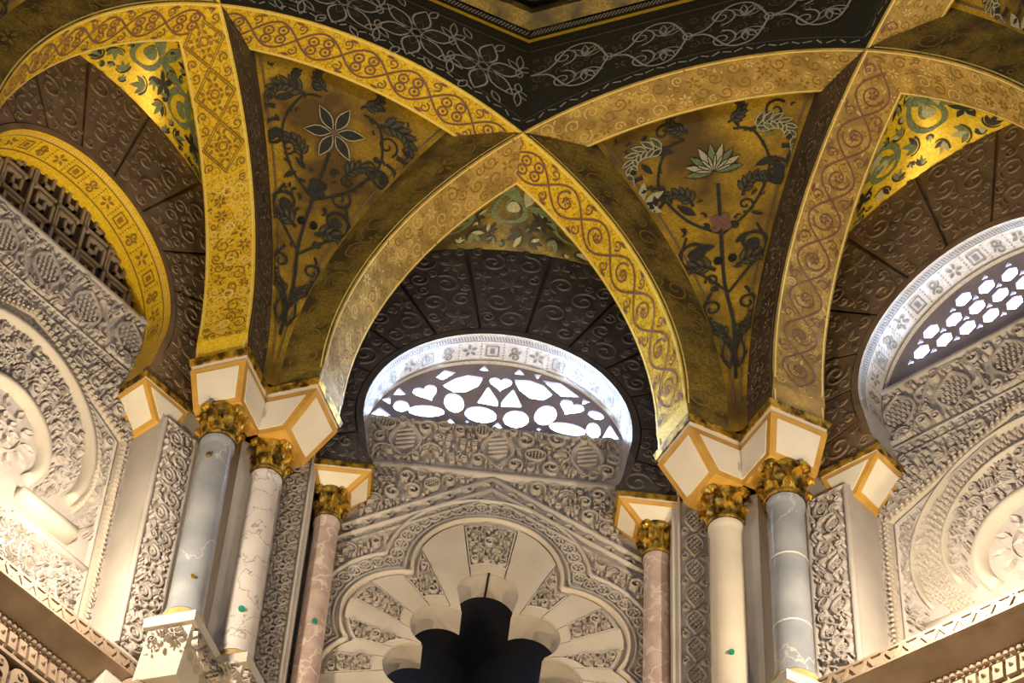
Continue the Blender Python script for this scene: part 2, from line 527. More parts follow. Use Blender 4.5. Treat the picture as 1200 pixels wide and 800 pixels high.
SIDES = {90: 'center', 45: 'right', 135: 'left', 0: 'far_right', 180: 'far_left', 225: 'near_left', 270: 'near_center', 315: 'near_right'}
STYLE = {90: 'dark', 45: 'brown', 135: 'brown'}
walls = {}
for angle, side in SIDES.items():
    diag = angle % 90 == 0
    pw = 0.81 if diag else 0.715
    st = STYLE.get(angle, 'brown')
    F0 = wallF(angle, A_WALL)
    F1 = wallF(angle, A_BACK)
    ip = inner_path()
    # --- lunette plate with the arched opening
    b = B()
    rows0, rows1 = [], []
    for (t, z) in ip:
        dt, dz = t, z-CZ
        k = 1e9
        if dt: k = min(k, 1.197/abs(dt))
        if dz > 0: k = min(k, (1.67-CZ)/dz)
        rows0.append(F0(t, z, -.014))
        rows1.append(F0(dt*k, CZ+dz*k, -.014))
    rows1[0] = F0(-1.197, SPR, -.014); rows1[-1] = F0(1.197, SPR, -.014)
    rows1[1] = F0(-1.197, -.09, -.014); rows1[-2] = F0(1.197, -.09, -.014)
    b.grid([rows0, rows1])
    for s in (-1, 1):   # fill the corners of the rectangle
        b.add([F0(s*1.197, 1.67, -.014), F0(s*.3, 1.67, -.016), F0(s*1.197, .6, -.016)], [(0, 1, 2)])
    # --- pilasters either side, with their reveals
    for s in (-1, 1):
        b.grid([[F0(s*1.19, SPR), F0(s*pw, SPR), F1(s*pw, SPR)], [F0(s*1.19, -2.7), F0(s*pw, -2.7), F1(s*pw, -2.7)]])
        b.add([F0(s*.56, SPR), F0(s*1.19, SPR), F1(s*1.19, SPR), F1(s*.56, SPR)], [(0, 1, 2, 3)])
    wl = b.mk('wall_'+side, 'lun_dark' if st == 'dark' else 'lun_brown')
    wl.data.materials.append(M['stucco_plain'])
    nl = len(ip)-1+2
    for i, pgn in enumerate(wl.data.polygons):
        if i >= nl: pgn.material_index = 1
    wl['kind'] = 'structure'
    walls[angle] = wl
    # --- soffit of the window arch
    b = B()
    b.grid([[F0(t, z, .006) for t, z in ip], [F1(t, z, -.075) for t, z in ip]])
    sm = b.mk('arch_soffit', {90: 'white_mosaic', 45: 'white_mosaic', 135: 'gold_b'}.get(angle, 'gold'), wl, True)
    # --- back wall under the lattice
    if not diag:
        b = B()
        b.add([F1(-pw-.03, -2.7), F1(pw+.03, -2.7), F1(pw+.03, .42), F1(-pw-.03, .42)], [(0, 1, 2, 3)])
        b.add([F1(-pw-.03, .42), F1(pw+.03, .42), F1(pw+.03, .42, -.14), F1(-pw-.03, .42, -.14)], [(0, 1, 2, 3)])
        b.mk('carved_wall_ground', 'stucco', wl)

def plate(outer, holes, thick):
    cu = bpy.data.curves.new('outline', 'CURVE')
    cu.dimensions = '2D'
    cu.fill_mode = 'BOTH'
    cu.extrude = thick/2
    for P in [outer]+holes:
        sp = cu.splines.new('POLY')
        sp.points.add(len(P)-1)
        for i, (x, y) in enumerate(P): sp.points[i].co = (x, y, 0, 1)
        sp.use_cyclic_u = True
    o = bpy.data.objects.new('outline', cu)
    COL.objects.link(o)
    bpy.context.view_layer.update()
    me = bpy.data.meshes.new_from_object(o.evaluated_get(bpy.context.evaluated_depsgraph_get()))
    V = [tuple(v.co) for v in me.vertices]
    Fc = [tuple(p.vertices) for p in me.polygons]
    bpy.data.objects.remove(o)
    bpy.data.curves.remove(cu)
    bpy.data.meshes.remove(me)
    return V, Fc

# ---- lobed arch outlines of the centre wall (polar about O)
OX, OZ = 0.015, -1.15
IN_L = [(0.02, -.715, .137), (-.168, -.945, .138), (.208, -.945, .138), (-.272, -1.20, .135), (.312, -1.20, .135)]
OUT_L = [(0.012, -.575, .325), (-.325, -.93, .285), (.349, -.93, .285), (-.42, -1.32, .27), (.444, -1.32, .27)]
def rpol(th, lobes):
    ux, uz = sin(th), cos(th)
    best = 0.275 if lobes is IN_L else 0.4
    for cx, cz, r in lobes:
        dx, dz = cx-OX, cz-OZ
        d = ux*dx+uz*dz
        q = r*r-(dx*dx+dz*dz)+d*d
        if q > 0: best = max(best, d+sqrt(q))
    return best
def pol(th, r): return (OX+r*sin(th), OZ+r*cos(th))
TH0 = R_(122)
intr = [pol(-TH0+2*TH0*i/220, rpol(-TH0+2*TH0*i/220, IN_L)) for i in range(221)]

wc = walls[90]
FB = wallF(90, A_BACK)
outl = [(-.85, -2.7), (-.85, .42), (.85, .42), (.85, -2.7), (intr[-1][0], -2.7)]+intr[::-1]+[(intr[0][0], -2.7)]
V, Fc = plate(outl, [], 0.15)
mk('lobed_arch_wall', [FB(x, y, z-.075) for x, y, z in V], Fc, 'stucco', wc)
for angle in (0, 180, 270):
    Fb2 = wallF(angle, A_BACK)
    mk('lobed_arch_wall', [Fb2(x, y, z-.075) for x, y, z in V], Fc, 'stucco', walls[angle])
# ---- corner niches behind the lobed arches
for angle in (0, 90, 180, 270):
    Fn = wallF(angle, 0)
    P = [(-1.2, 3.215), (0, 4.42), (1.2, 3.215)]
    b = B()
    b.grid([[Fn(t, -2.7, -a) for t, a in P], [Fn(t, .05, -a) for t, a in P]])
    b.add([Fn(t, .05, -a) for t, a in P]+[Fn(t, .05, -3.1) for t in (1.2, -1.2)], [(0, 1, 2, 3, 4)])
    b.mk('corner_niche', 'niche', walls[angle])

# ---- outer building: roof, lower roof deck, outer walls, floor (keeps the daylight to the windows)
b = B()
oc = [(3.5*cos(R_(22.5+45*k)), 3.5*sin(R_(22.5+45*k)), 1.665) for k in range(8)]
b.add(oc+[(0, 0, 4.6)], [(k, (k+1) % 8, 8) for k in range(8)])
tag(b.mk('roof_shell', 'roof'), kind='structure')
b = B()
Q = [(3.98*cos(R_(90*k)), 3.98*sin(R_(90*k)), -2.62) for k in range(4)]
O4 = [(14*cos(R_(90*k)), 14*sin(R_(90*k)), -2.62) for k in range(4)]
b.add(Q+O4, [(k, (k+1) % 4, 4+(k+1) % 4, 4+k) for k in range(4)])
b.add([(p[0], p[1], -2.62) for p in O4]+[(p[0], p[1], -10.2) for p in O4], [(k, (k+1) % 4, 4+(k+1) % 4, 4+k) for k in range(4)])
tag(b.mk('wall_outer', 'roof'), kind='structure')
b = B()
b.add([(p[0], p[1], -10.2) for p in O4], [(0, 1, 2, 3)])
tag(b.mk('floor', 'roof'), kind='structure')

# ---- ceiling: small fluted dome over the octagon of ribs, with the vault webs as its panels
b = B()
rows = []
for i in range(17):
    q = i/16
    row = []
    for k in range(96):
        a = 2*pi*k/96
        fl = 1+.055*abs(cos(4*a+0))*cos(q*pi/2)
        r = 1.93*cos(q*pi/2*.98)*fl*.98
        row.append((r*cos(a), r*sin(a), 2.60+1.25*sin(q*pi/2)))
    rows.append(row)
b.grid(rows, True)
# octagonal ledge under the dome
dl = (DIST-HW)/cos(R_(22.5))
for (ra_, za), (rb_, zb) in (((dl-.02, 2.52), (dl-.10, 2.56)), ((dl-.10, 2.56), (dl-.10, 2.61)), ((dl-.10, 2.61), (dl+.1, 2.63))):
    b.grid([[(ra_*cos(R_(45*k)), ra_*sin(R_(45*k)), za) for k in range(8)], [(rb_*cos(R_(45*k)), rb_*sin(R_(45*k)), zb) for k in range(8)]], True)
ceil = b.mk('ceiling', 'gold_olive')
ceil['kind'] = 'structure'
def domeF(a0):
    def f(u, v, h=0):
        q = v
        a = R_(a0)+u
        fl = 1+.055*abs(cos(4*a))*cos(q*pi/2)
        r = 1.93*cos(q*pi/2*.98)*fl*.98-.012-h
        return (r*cos(a), r*sin(a), 2.60+1.25*sin(q*pi/2)-.01)
    return f
for a0 in (67.5, 90, 112.5):
    og = Orn(domeF(a0))
    rnd = random.Random(int(a0))
    for i in range(16):
        u = rnd.uniform(-.16, .16); v = rnd.uniform(.0, .3)
        og.line([(x, .0+y) for x, y in spiral(u, v, .05, rnd.uniform(0, 360), 1.3, 18)], .012, 'leaf_dark', .004, .3)
    og.emit(ceil, name='dome_scroll')

def inter(n1, o1, n2, o2):
    a, b_ = ang(n1), ang(n2)
    det = a[0]*b_[1]-a[1]*b_[0]
    c, d = DIST+o1, DIST+o2
    return ((c*b_[1]-a[1]*d)/det, (a[0]*d-c*b_[0])/det)

def EXT(v): return 0.215+.15*v*v*v
def kite(vang):
    """web between the two ribs rising from the vertex at vang and the rib that crosses above"""
    n1, n2, na = vang-45, vang+45, vang        # right rib, left rib, crossing rib (its axis normal)
    tl = inter(na, HW, n1, -HW); e1 = tl[0]*ang(n1-90)[0]+tl[1]*ang(n1-90)[1]
    tr = inter(na, HW, n2, -HW); e2 = tr[0]*ang(n2-90)[0]+tr[1]*ang(n2-90)[1]
    f1 = math.acos(min(1, abs(e1)/(RA+EXT(1)))); f2 = math.acos(min(1, abs(e2)/(RA+EXT(1))))
    def P(s, v):
        rr = RA+EXT(v)
        a = -0.06+(f1+.06)*v
        p1 = Vector(ribP(n1, -HW, -rr*cos(a), ZC+rr*sin(a)))
        a = -0.06+(f2+.06)*v
        p2 = Vector(ribP(n2, -HW, rr*cos(a), ZC+rr*sin(a)))
        p = p2.lerp(p1, s)
        bul = 4*s*(1-s)*.10*v*v
        return p+Vector((ang(vang)[0]*bul*.5, ang(vang)[1]*bul*.5, bul))
    return P
def small_cell(wang):
    n1, n2 = wang-22.5, wang+22.5
    q = ang(wang-90); n = ang(wang)
    def P(s, v):
        """s -1..1 along the wall, v 0 at the wall .. 1 at the ribs"""
        t = s*1.12
        zw = CZ+sqrt(1.31**2-t*t)
        pw_ = Vector((n[0]*A_WALL+q[0]*t, n[1]*A_WALL+q[1]*t, zw))
        N = n1 if t < 0 else n2
        c = cos(R_(22.5)); sn = sin(R_(22.5))
        a = (DIST+HW-.02-(-abs(t))*sn)/c
        x = (n[0]*a+q[0]*t, n[1]*a+q[1]*t)
        tt = x[0]*ang(N-90)[0]+x[1]*ang(N-90)[1]
        pr = Vector((x[0], x[1], ZC+sqrt(max((RA+.10)**2-tt*tt, .01))))
        return pw_.lerp(pr, v)+Vector((0, 0, .05*4*v*(1-v)))
    return P
kites, cells = {}, {}
for k in range(8):
    va = 22.5+45*k
    P = kite(va)
    b = B()
    b.grid([[tuple(P(j/16, i/28)) for j in range(17)] for i in range(29)])
    kites[va] = (b.mk('web_panel', 'gold_web', ceil, True), P)
    P = small_cell(45*k)
    b = B()
    b.grid([[tuple(P(-1+2*j/32, i/8)) for j in range(33)] for i in range(9)])
    cells[45*k] = (b.mk('web_panel', 'gold_olive' if k == 2 else 'gold_b', ceil, True), P)

# ================================================================== RIBS
RIB_STYLE = {112.5: 'gold_b', 67.5: 'gold_tan', 157.5: 'gold', 22.5: 'gold_tan'}
RIB_LABEL = {
    112.5: 'gold mosaic vault rib with plum roundels, springing from the plain cream marble column',
    67.5: 'tan gold mosaic vault rib with fine dense scrolls, springing from the veined white column',
    157.5: 'yellow gold mosaic vault rib with lozenges, springing from the blue-grey column without bands',
    22.5: 'tan gold mosaic vault rib with plum scrolls, springing from the white-banded grey column'}
ribs = {}
for N in NA8:
    Nn = N % 360
    base = ribP(N, 0, -TS, 0)
    rib = empty('vault_rib', ribP(N, 0, 0, 0))
    tag(rib, RIB_LABEL.get(Nn, 'plain gold mosaic vault rib without roundels, closing the other half of the dome'), 'vault rib',
        'crossing ribs of the vault', 'thing')
    ribs[Nn] = rib
    pi_, po_ = rib_path(0), rib_path(DEEP)
    b = B()
    b.grid([[ribP(N, -HW, t, z) for t, z in pi_], [ribP(N, HW, t, z) for t, z in pi_]])
    b.mk('soffit', RIB_STYLE.get(Nn, 'gold'), rib, False)
    b = B()
    b.grid([[ribP(N, -HW, t, z) for t, z in pi_], [ribP(N, -HW, t, z) for t, z in po_]])
    b.mk('inner_face', {67.5: 'gold_olive', 112.5: 'gold_olive'}.get(Nn, 'brown'), rib)
    b = B()
    b.grid([[ribP(N, HW, t, z) for t, z in pi_], [ribP(N, HW, t, z) for t, z in po_], [ribP(N, -HW, t, z) for t, z in po_]])
    b.mk('back_face', 'brown', rib)
    # frieze: the part of the rib wall that closes the middle octagon
    b = B()
    ts = [-TIN-.0+2*TIN*i/24 for i in range(25)]
    b.grid([[ribP(N, -HW-.003, t, Hh(t)) for t in ts], [ribP(N, -HW-.003, t, 2.53) for t in ts], [ribP(N, HW, t, 2.53) for t in ts]])
    b.mk('frieze', 'night', rib)

# ---- mosaic drawn on the ribs
def petals(o, x, y, r, n, m, a0=0, wid=.55, h=.004, hole=.18):
    for q in range(n):
        a = a0+360*q/n
        o.poly(leaf(x+r*hole*cos(R_(a)), y+r*hole*sin(R_(a)), a, r*(1-hole), r*wid, 8), m, h)
def petal_lines(o, x, y, r, n, m, wd, a0=0, wid=.6, h=.005, hole=.18):
    for q in range(n):
        a = a0+360*q/n
        o.line(leaf(x+r*hole*cos(R_(a)), y+r*hole*sin(R_(a)), a, r*(1-hole), r*wid, 10), wd, m, h, closed=True)
    o.line(ellipse(x, y, r*hole, r*hole, 0, 8), wd, m, h, closed=True)

UMAX = RA*pi/2+.11
def edge_lines(o, m, v=HW-.012, wd=.012, u0=-UMAX, u1=UMAX):
    n = 60
    for s in (-1, 1):
        o.line([(u0+(u1-u0)*i/n, s*v) for i in range(n+1)], wd, m, .003)
def roundels(o, m, u0, u1, step, seed, inner='flowers', wd=.011):
    """chain of pointed ovals with flowers and curls"""
    rnd = random.Random(seed)
    n = int((u1-u0)/step)
    for i in range(n+1):
        u = u0+step*i
        top = [(u-step/2+step*k/12, .082*sin(pi*k/12)) for k in range(13)]
        o.line(top, wd, m, .005)
        o.line([(x, -y) for x, y in top], wd, m, .005)
        if inner == 'flowers':
            for dx, dy in ((-.04, -.02), (.04, .02), (.035, -.035), (-.035, .035)):
                o.line(ellipse(u+dx, dy, .026, .026, 0, 10), wd*.9, m, .006, closed=True)
                o.poly(ellipse(u+dx, dy, .009, .009, 0, 6), m, .006)
        else:
            s = 1 if i % 2 else -1
            o.line(spiral(u, 0, .058, 90*s, 1.4*s, 24), wd, m, .006, .3)
            petals(o, u, 0, .026, 5, m, rnd.uniform(0, 60), .5, .006)
        for s in (-1, 1):
            o.line(spiral(u+step/2, s*.072, .03, -90*s, 1.2*s, 14), wd*.8, m, .005, .4)
            o.poly(leaf(u+step/2, s*.10, 180 if rnd.random() < .5 else 0, .05, .02, 6), m, .005)
def fine_scrolls(o, m, u0, u1, v0, v1, seed, radii=(.045, .034, .025, .018), wd=.008, tries=500, h=.004, hi=None):
    rnd = random.Random(seed)
    ins = lambda x, y: u0 < x < u1 and v0 < y < v1
    for (x, y, r) in pack(ins, (u0, v0, u1, v1), radii, rnd, tries, .97):
        mm = hi if (hi and rnd.random() < .4) else m
        k = rnd.random()
        if r < .02:
            o.poly(leaf(x-r, y, rnd.uniform(0, 360), 2*r, r*.9, 6), mm, h)
        elif k < .65:
            d = rnd.choice((-1, 1))
            o.line(spiral(x, y, r, rnd.uniform(0, 360), 1.3*d, 16), wd, mm, h, .3)
        else:
            petals(o, x, y, r*.9, rnd.choice((4, 5, 6)), mm, rnd.uniform(0, 90), .45, h)

RN = {'goldline': 'deep_gold_scroll_inlay', 'softline': 'soft_scroll_inlay', 'leaf_mid': 'olive_leaf_inlay', 'plum': 'plum_scroll_inlay', 'umber': 'fine_scroll_inlay', 'brightline': 'bright_tessera_line', 'faint': 'faint_scroll_inlay',
      'white_line': 'white_outline_inlay', 'leaf_dark': 'dark_leaf_inlay', 'leaf_green': 'green_leaf_inlay', 'leaf_pale': 'pale_leaf_inlay',
      'night': 'dark_dash_inlay', 'gold': 'gold_inlay', 'gold_b': 'gold_inlay'}
# rib over centre and left windows: plum roundels
o = Orn(soffF(112.5)); edge_lines(o, 'brightline')
fine_scrolls(o, 'goldline', -2.7, 2.7, -HW+.015, HW-.015, 61, (.03, .022, .016, .011), wd=.007, tries=2500, h=.002)
roundels(o, 'plum', -1.0, 1.0, .25, 1); roundels(o, 'plum', 1.25, 2.6, .25, 2, 'curl'); roundels(o, 'plum', -2.5, -1.25, .25, 3)
o.emit(ribs[112.5], RN)
# rib over centre and right windows: fine dense scrolls
o = Orn(soffF(67.5)); edge_lines(o, 'brightline', wd=.008)
fine_scrolls(o, 'umber', -2.7, 2.7, -HW+.02, HW-.02, 5, (.04, .03, .022, .016, .011), hi='softline', wd=.008, tries=2500)
o.emit(ribs[67.5], RN)
# left rib: lozenges near the crossing, knots below
o = Orn(soffF(157.5)); edge_lines(o, 'brightline', wd=.01)
fine_scrolls(o, 'goldline', -.9, 2.72, -HW+.015, HW-.015, 62, (.03, .022, .016, .011), wd=.007, tries=2500, h=.002)
for i in range(3):
    u = 1.02+.27*i
    for s in (.098, .112):
        o.line([(u-s*1.25, 0), (u, s), (u+s*1.25, 0), (u, -s)], .008, 'umber', .005, closed=True)
    for dx, dy in ((-.06, 0), (.06, 0), (0, -.05), (0, .05)): petals(o, u+dx, dy, .038, 4, 'umber', 45, .5, .005)
    o.line(ellipse(u, 0, .022, .022, 0, 10), .008, 'umber', .005, closed=True)
    for sx in (-1, 1):
        for sy in (-1, 1): o.line(spiral(u+sx*.10, sy*.085, .028, 45, 1.2*sx, 14), .008, 'umber', .005)
fine_scrolls(o, 'umber', 1.72, 2.72, -HW+.02, HW-.02, 8, (.042, .03, .022, .016, .011), hi='brightline', wd=.008, tries=1500)
for i in range(5): o.line(ellipse(1.8+.2*i, 0, .024, .024, 0, 10), .009, 'brightline', .006, closed=True)
fine_scrolls(o, 'umber', -.9, .78, -HW+.02, HW-.02, 9, (.07, .05, .036, .025, .017), wd=.009, tries=900)
o.emit(ribs[157.5], RN)
# right rib: plum scroll roundels down its whole length
o = Orn(soffF(22.5)); edge_lines(o, 'brightline', wd=.008)
fine_scrolls(o, 'umber', -2.7, .9, -HW+.015, HW-.015, 63, (.026, .019, .014, .010), wd=.006, tries=2500, h=.002, hi='softline')
roundels(o, 'plum', -2.55, -.75, .215, 11, 'curl', .009); roundels(o, 'plum', -.4, .9, .22, 12, 'flowers', .010)
o.emit(ribs[22.5], RN)
# faces of the ribs towards the middle: scrolls on dark ground
for N, m, hi, seed in ((67.5, 'umber', None, 21), (112.5, 'umber', None, 22), (157.5, 'faint', 'white_line', 23), (22.5, 'faint', 'white_line', 24)):
    o = Orn(sideF(N, -HW))
    for u0, u1 in ((-2.72, -.9), (.9, 2.72)):
        if N in (67.5, 22.5) and u0 > 0 and N == 22.5: continue
        fine_scrolls(o, m, u0, u1, .02, .20, seed, (.065, .045, .032, .022, .014), wd=.010, tries=900)
        o.line([(u0+(u1-u0)*i/40, .012) for i in range(41)], .008, 'brightline' if m == 'umber' else 'faint', .004)
        if hi:
            rnd = random.Random(seed)
            for _ in range(70):
                o.poly(ellipse(rnd.uniform(u0, u1), rnd.uniform(.03, .2), .006, .004, rnd.uniform(0, 90), 6), hi, .006)
    o.emit(ribs[N], RN)
# friezes of the middle octagon
def friezeF(N):
    return lambda u, v, h=0: ribP(N, -HW-.003-h, u, v)
def arris_dashes(o, N, m='white_line'):
    rnd = random.Random(int(N))
    for i in range(30):
        t = -TIN+.04+(2*TIN-.08)*i/29
        z = Hh(t)+.05
        a = -math.degrees(math.asin(t/RA))+rnd.uniform(15, 40)*(1 if i % 2 else -1)
        o.line([(t-.022*cos(R_(a)), z-.022*sin(R_(a))), (t+.022*cos(R_(a)), z+.022*sin(R_(a)))], .009, m, .004)
    o.line([(-TIN+2*TIN*i/30, Hh(-TIN+2*TIN*i/30)+.085) for i in range(31)], .006, 'faint', .004)
    o.line([(-TIN+.01, 2.33), (TIN-.01, 2.33)], .008, 'faint', .004)
    o.line([(-TIN+.01, 2.375), (TIN-.01, 2.375)], .02, 'leaf_dark', .003)
    n = 84                                   # rope border under the ledge
    for i in range(n):
        t = -TIN+.01+(2*TIN-.02)*i/n
        o.line([(t, 2.475), (t+.022, 2.515)], .008, 'white_line', .006)
    o.line([(-TIN, 2.435), (TIN, 2.435)], .03, 'gold', .004)
o = Orn(friezeF(112.5))
arris_dashes(o, 112.5)
for i, t in enumerate((-.62, -.21, .20, .58)):     # big outlined flowers
    z = 2.08 if abs(t) < .5 else 2.04
    petals(o, t, z, .20, 6, 'leaf_dark', 20, .5, .004, .14)
    petal_lines(o, t, z, .225, 6, 'white_line', .011, 20, .52, .006, .14)
    petal_lines(o, t, z, .12, 6, 'faint', .006, 20, .4, .007, .2)
    for s in (-1, 1):
        for dx, dz, aa, ll in ((.20, .12, 90, .12), (.20, .10, 40, .09), (.20, .10, 140, .09), (.06, .20, 60, .09), (-.08, .21, 120, .09), (.20, .03, 90, .08)):
            o.line(leaf(t+dx, z+s*dz*.9, aa*s, ll, .045, 10), .0075, 'white_line', .006, closed=True)
o.emit(ribs[112.5], RN)
o = Orn(friezeF(67.5))
arris_dashes(o, 67.5)
for i in range(4):                                   # acanthus scrolls
    t = -.60+.40*i
    for s in (-1, 1):
        z = 2.10+s*.10
        o.line(curve([(t-.2, 2.10), (t-.1, 2.10+s*.03), (t, 2.10+s*.17), (t+.12, 2.10+s*.16), (t+.2, 2.10)]), .011, 'white_line', .006)
        o.line(spiral(t-.03, z, .075, -90*s, 1.5*s, 26), .010, 'white_line', .006, .3)
        for q in range(4):
            a = s*(20+35*q)
            o.line(leaf(t+.08, 2.10+s*.06, a, .10, .04, 10), .007, 'white_line', .006, closed=True)
    o.line(ellipse(t+.2, 2.10, .022, .03, 0, 10), .008, 'white_line', .006, closed=True)
    fine_scrolls(o, 'faint', t-.2, t+.2, 1.96, 2.26, 40+i, (.04, .03, .02), wd=.006, tries=60)
o.emit(ribs[67.5], RN)
for N in (157.5, 22.5):
    o = Orn(friezeF(N)); arris_dashes(o, N)
    for i in range(4): petal_lines(o, -.6+.4*i, 2.1, .19, 6, 'faint', .01, 10, .5, .006)
    o.emit(ribs[N], RN)

# ---- vines on the vault webs
def webF(P, hw_of, y_of):
    """map lateral x and height y (metres on the web) to the surface"""
    vs = [i/60 for i in range(61)]
    ys = [0.0]
    for i in range(60): ys.append(ys[-1]+(P(.5, vs[i+1])-P(.5, vs[i])).length)
    wd = [(P(1, v)-P(0, v)).length for v in vs]
    def f(x, y, h=0):
        y = min(max(y, 0.001), ys[-1]-.001)
        i = 0
        lo, hi = 0, 60
        while hi-lo > 1:
            mid = (lo+hi)//2
            if ys[mid] <= y: lo = mid
            else: hi = mid
        q = (y-ys[lo])/(ys[hi]-ys[lo])
        v = (lo+q)/60
        ww = wd[lo]+(wd[hi]-wd[lo])*q
        s = min(.985, max(.015, .5+x/ww))
        p = P(s, v)
        nrm = (P(s+.02, v)-P(s-.02, v)).cross(P(s, min(v+.02, 1))-P(s, max(v-.02, 0)))
        nrm.normalize()
        if nrm.dot(Vector((0, 0, -.5))-Vector((p.x, p.y, 0))*.3) < 0: nrm = -nrm
        return tuple(p+nrm*(h+.004))
    return f, ys[-1], wd

def both(o, fn):
    for s in (-1, 1): fn(s)
def acanthus(o, x, y, a, L, s, m, out=None):
    """feathery leaf: curved spine with lobes on both sides, curling over at the tip"""
    sp = []
    px, py, d = x, y, a
    n = 7
    for k in range(n+1):
        sp.append((px, py, d))
        px += L/n*cos(R_(d)); py += L/n*sin(R_(d))
        d -= s*(6+5.5*k)
    o.line([(p[0], p[1]) for p in sp], L*.09, m, .003, .5)
    for k in range(1, n):
        q = k/n
        ll = L*.36*(1-.45*q)
        for sd, f in ((1, 1.0), (-1, .75)):
            lf = leaf(sp[k][0], sp[k][1], sp[k][2]+sd*s*(52-10*q), ll*f, ll*.42, 8, -.12*sd*s)
            o.poly(lf, m if L < .1 else 'leaf_mid', .0035)
            if L >= .1: o.line(lf, .0065, out or m, .005, closed=True)
    tip = sp[-1]
    o.poly(ellipse(tip[0], tip[1], L*.075, L*.06, tip[2], 8), m, .005)

def kite_vine(va, seed, tall):
    web, P = kites[va]
    f, Y, wd = webF(P, None, None)
    o = Orn(f)
    rnd = random.Random(seed)
    D, G, L = 'leaf_dark', 'leaf_green', 'leaf_pale'
    o.line(curve([(0, .35), (.01, .7), (-.015, 1.0), (.01, Y-.45)], 10), .017, D, .003)
    yf = Y-.33
    if tall:      # star flower on top
        petals(o, 0, yf, .165, 6, D, 15, .42, .004, .10); petal_lines(o, 0, yf, .165, 6, L, .006, 15, .42, .006, .10)
        o.poly(ellipse(0, yf, .022, .022, 0, 8), 'plum', .007)
    else:         # fan palmette and star
        for q in range(-4, 5):
            o.poly(leaf(0, yf-.05, 90+q*22, .17-.006*abs(q), .05, 8), L if q % 2 else G, .004+.0005*(q % 2))
            o.line(leaf(0, yf-.05, 90+q*22, .17-.006*abs(q), .05, 8), .005, D, .006, closed=True)
        for s in (-1, 1):
            petals(o, s*.36, yf-.13, .12, 6, L if s < 0 else D, 20, .42, .004, .12)
            o.line(ellipse(s*.36, yf-.13, .018, .018, 0, 8), .008, L, .006, closed=True)
    for s in (-1, 1):
        # side branches with curling leaves
        o.line(curve([(0, Y-.75), (s*.16, Y-.62), (s*.27, Y-.40), (s*.22, Y-.20), (s*.12, Y-.16)], 8), .013, D, .003)
        acanthus(o, s*.20, Y-.19, 20 if s > 0 else 160, .26, s, D, L if not tall else None)
        acanthus(o, s*.10, Y-.12, 20 if s > 0 else 160, .16, -s, D)
        acanthus(o, s*.34, Y-.31, -10 if s > 0 else 190, .30, -s, D, L if not tall else None)
        o.line(spiral(s*.30, Y-.46, .085, 90, -1.3*s, 22), .020, D, .004, .3)
        o.poly(ellipse(s*.31, Y-.47, .03, .04, 20*s, 10), D, .004)
        acanthus(o, s*.12, Y-.55, 70 if s > 0 else 110, .2, s, D)
        # middle spirals
        o.line(curve([(0, Y-1.1), (s*.10, Y-.98), (s*.20, Y-.86), (s*.17, Y-.72)], 8), .013, D, .003)
        o.line(spiral(s*.14, Y-.83, .085, -90, 1.4*s, 24), .020, D, .004, .3)
        o.poly(ellipse(s*.14, Y-.83, .035, .028, 0, 10), D, .004)
        acanthus(o, s*.05, Y-.95, 35 if s > 0 else 145, .22, s, D)
        o.line(curve([(0, Y-1.45), (s*.07, Y-1.33), (s*.12, Y-1.18), (s*.08, Y-1.08)], 8), .016, D, .003)
        o.line(spiral(s*.085, Y-1.18, .06, -90, 1.4*s, 20), .016, D, .004, .3)
        acanthus(o, s*.02, Y-1.38, 60 if s > 0 else 120, .16, s, D)
        o.line(leaf(s*.02, .45, 90-12*s, .30, .09, 12), .010, D, .004, closed=True)
        o.line(leaf(s*.02, .42, 90-6*s, .18, .05, 12), .010, D, .004, closed=True)
        for k in range(4):
            o.poly(ellipse(s*.035, Y-.9+.0*k, .022, .026, 0, 8), D, .004)
    # four-lobed flower at the middle of the stem
    for a in (45, 135, 225, 315): o.poly(ellipse(.032*cos(R_(a)), Y-.68+.032*sin(R_(a)), .03, .026, a, 8), 'plum' if not tall else D, .005)
    # small leaves and tendrils between the branches
    def half(y): return wd[min(60, max(0, int(y/Y*60)))]*.5
    for (x, y, r) in pack(lambda x, y: .3 < y < Y-.05 and abs(x) < half(y)-.05 and abs(x) > .03 and hypot(x, y-yf) > .19, (-.8, .3, .8, Y), (.06, .045, .034, .025, .018), rnd, 160, 1.0):
        k = rnd.random(); a = rnd.uniform(0, 360)
        if k < .45: acanthus(o, x-r*cos(R_(a)), y-r*sin(R_(a)), a, r*1.9, rnd.choice((-1, 1)), D)
        elif k < .7: o.line(spiral(x, y, r, a, rnd.choice((-1.3, 1.3)), 18), .013, D, .003, .3)
        elif k < .8 and r > .03: petals(o, x, y, r, 5, G if not tall else D, a, .45, .005)
        else: o.poly(leaf(x-r*cos(R_(a)), y-r*sin(R_(a)), a, r*2, r*.8, 8), D, .004)
    # thin gold outline of the web
    o.line([(-.5*wd[i]+.03, Y*i/60) for i in range(6, 60)], .008, 'faint', .003)
    o.line([(.5*wd[i]-.03, Y*i/60) for i in range(6, 60)], .008, 'faint', .003)
    o.emit(web, RN)
kite_vine(112.5, 1, True)
kite_vine(67.5, 2, False)
kite_vine(157.5, 3, True)
kite_vine(22.5, 4, False)

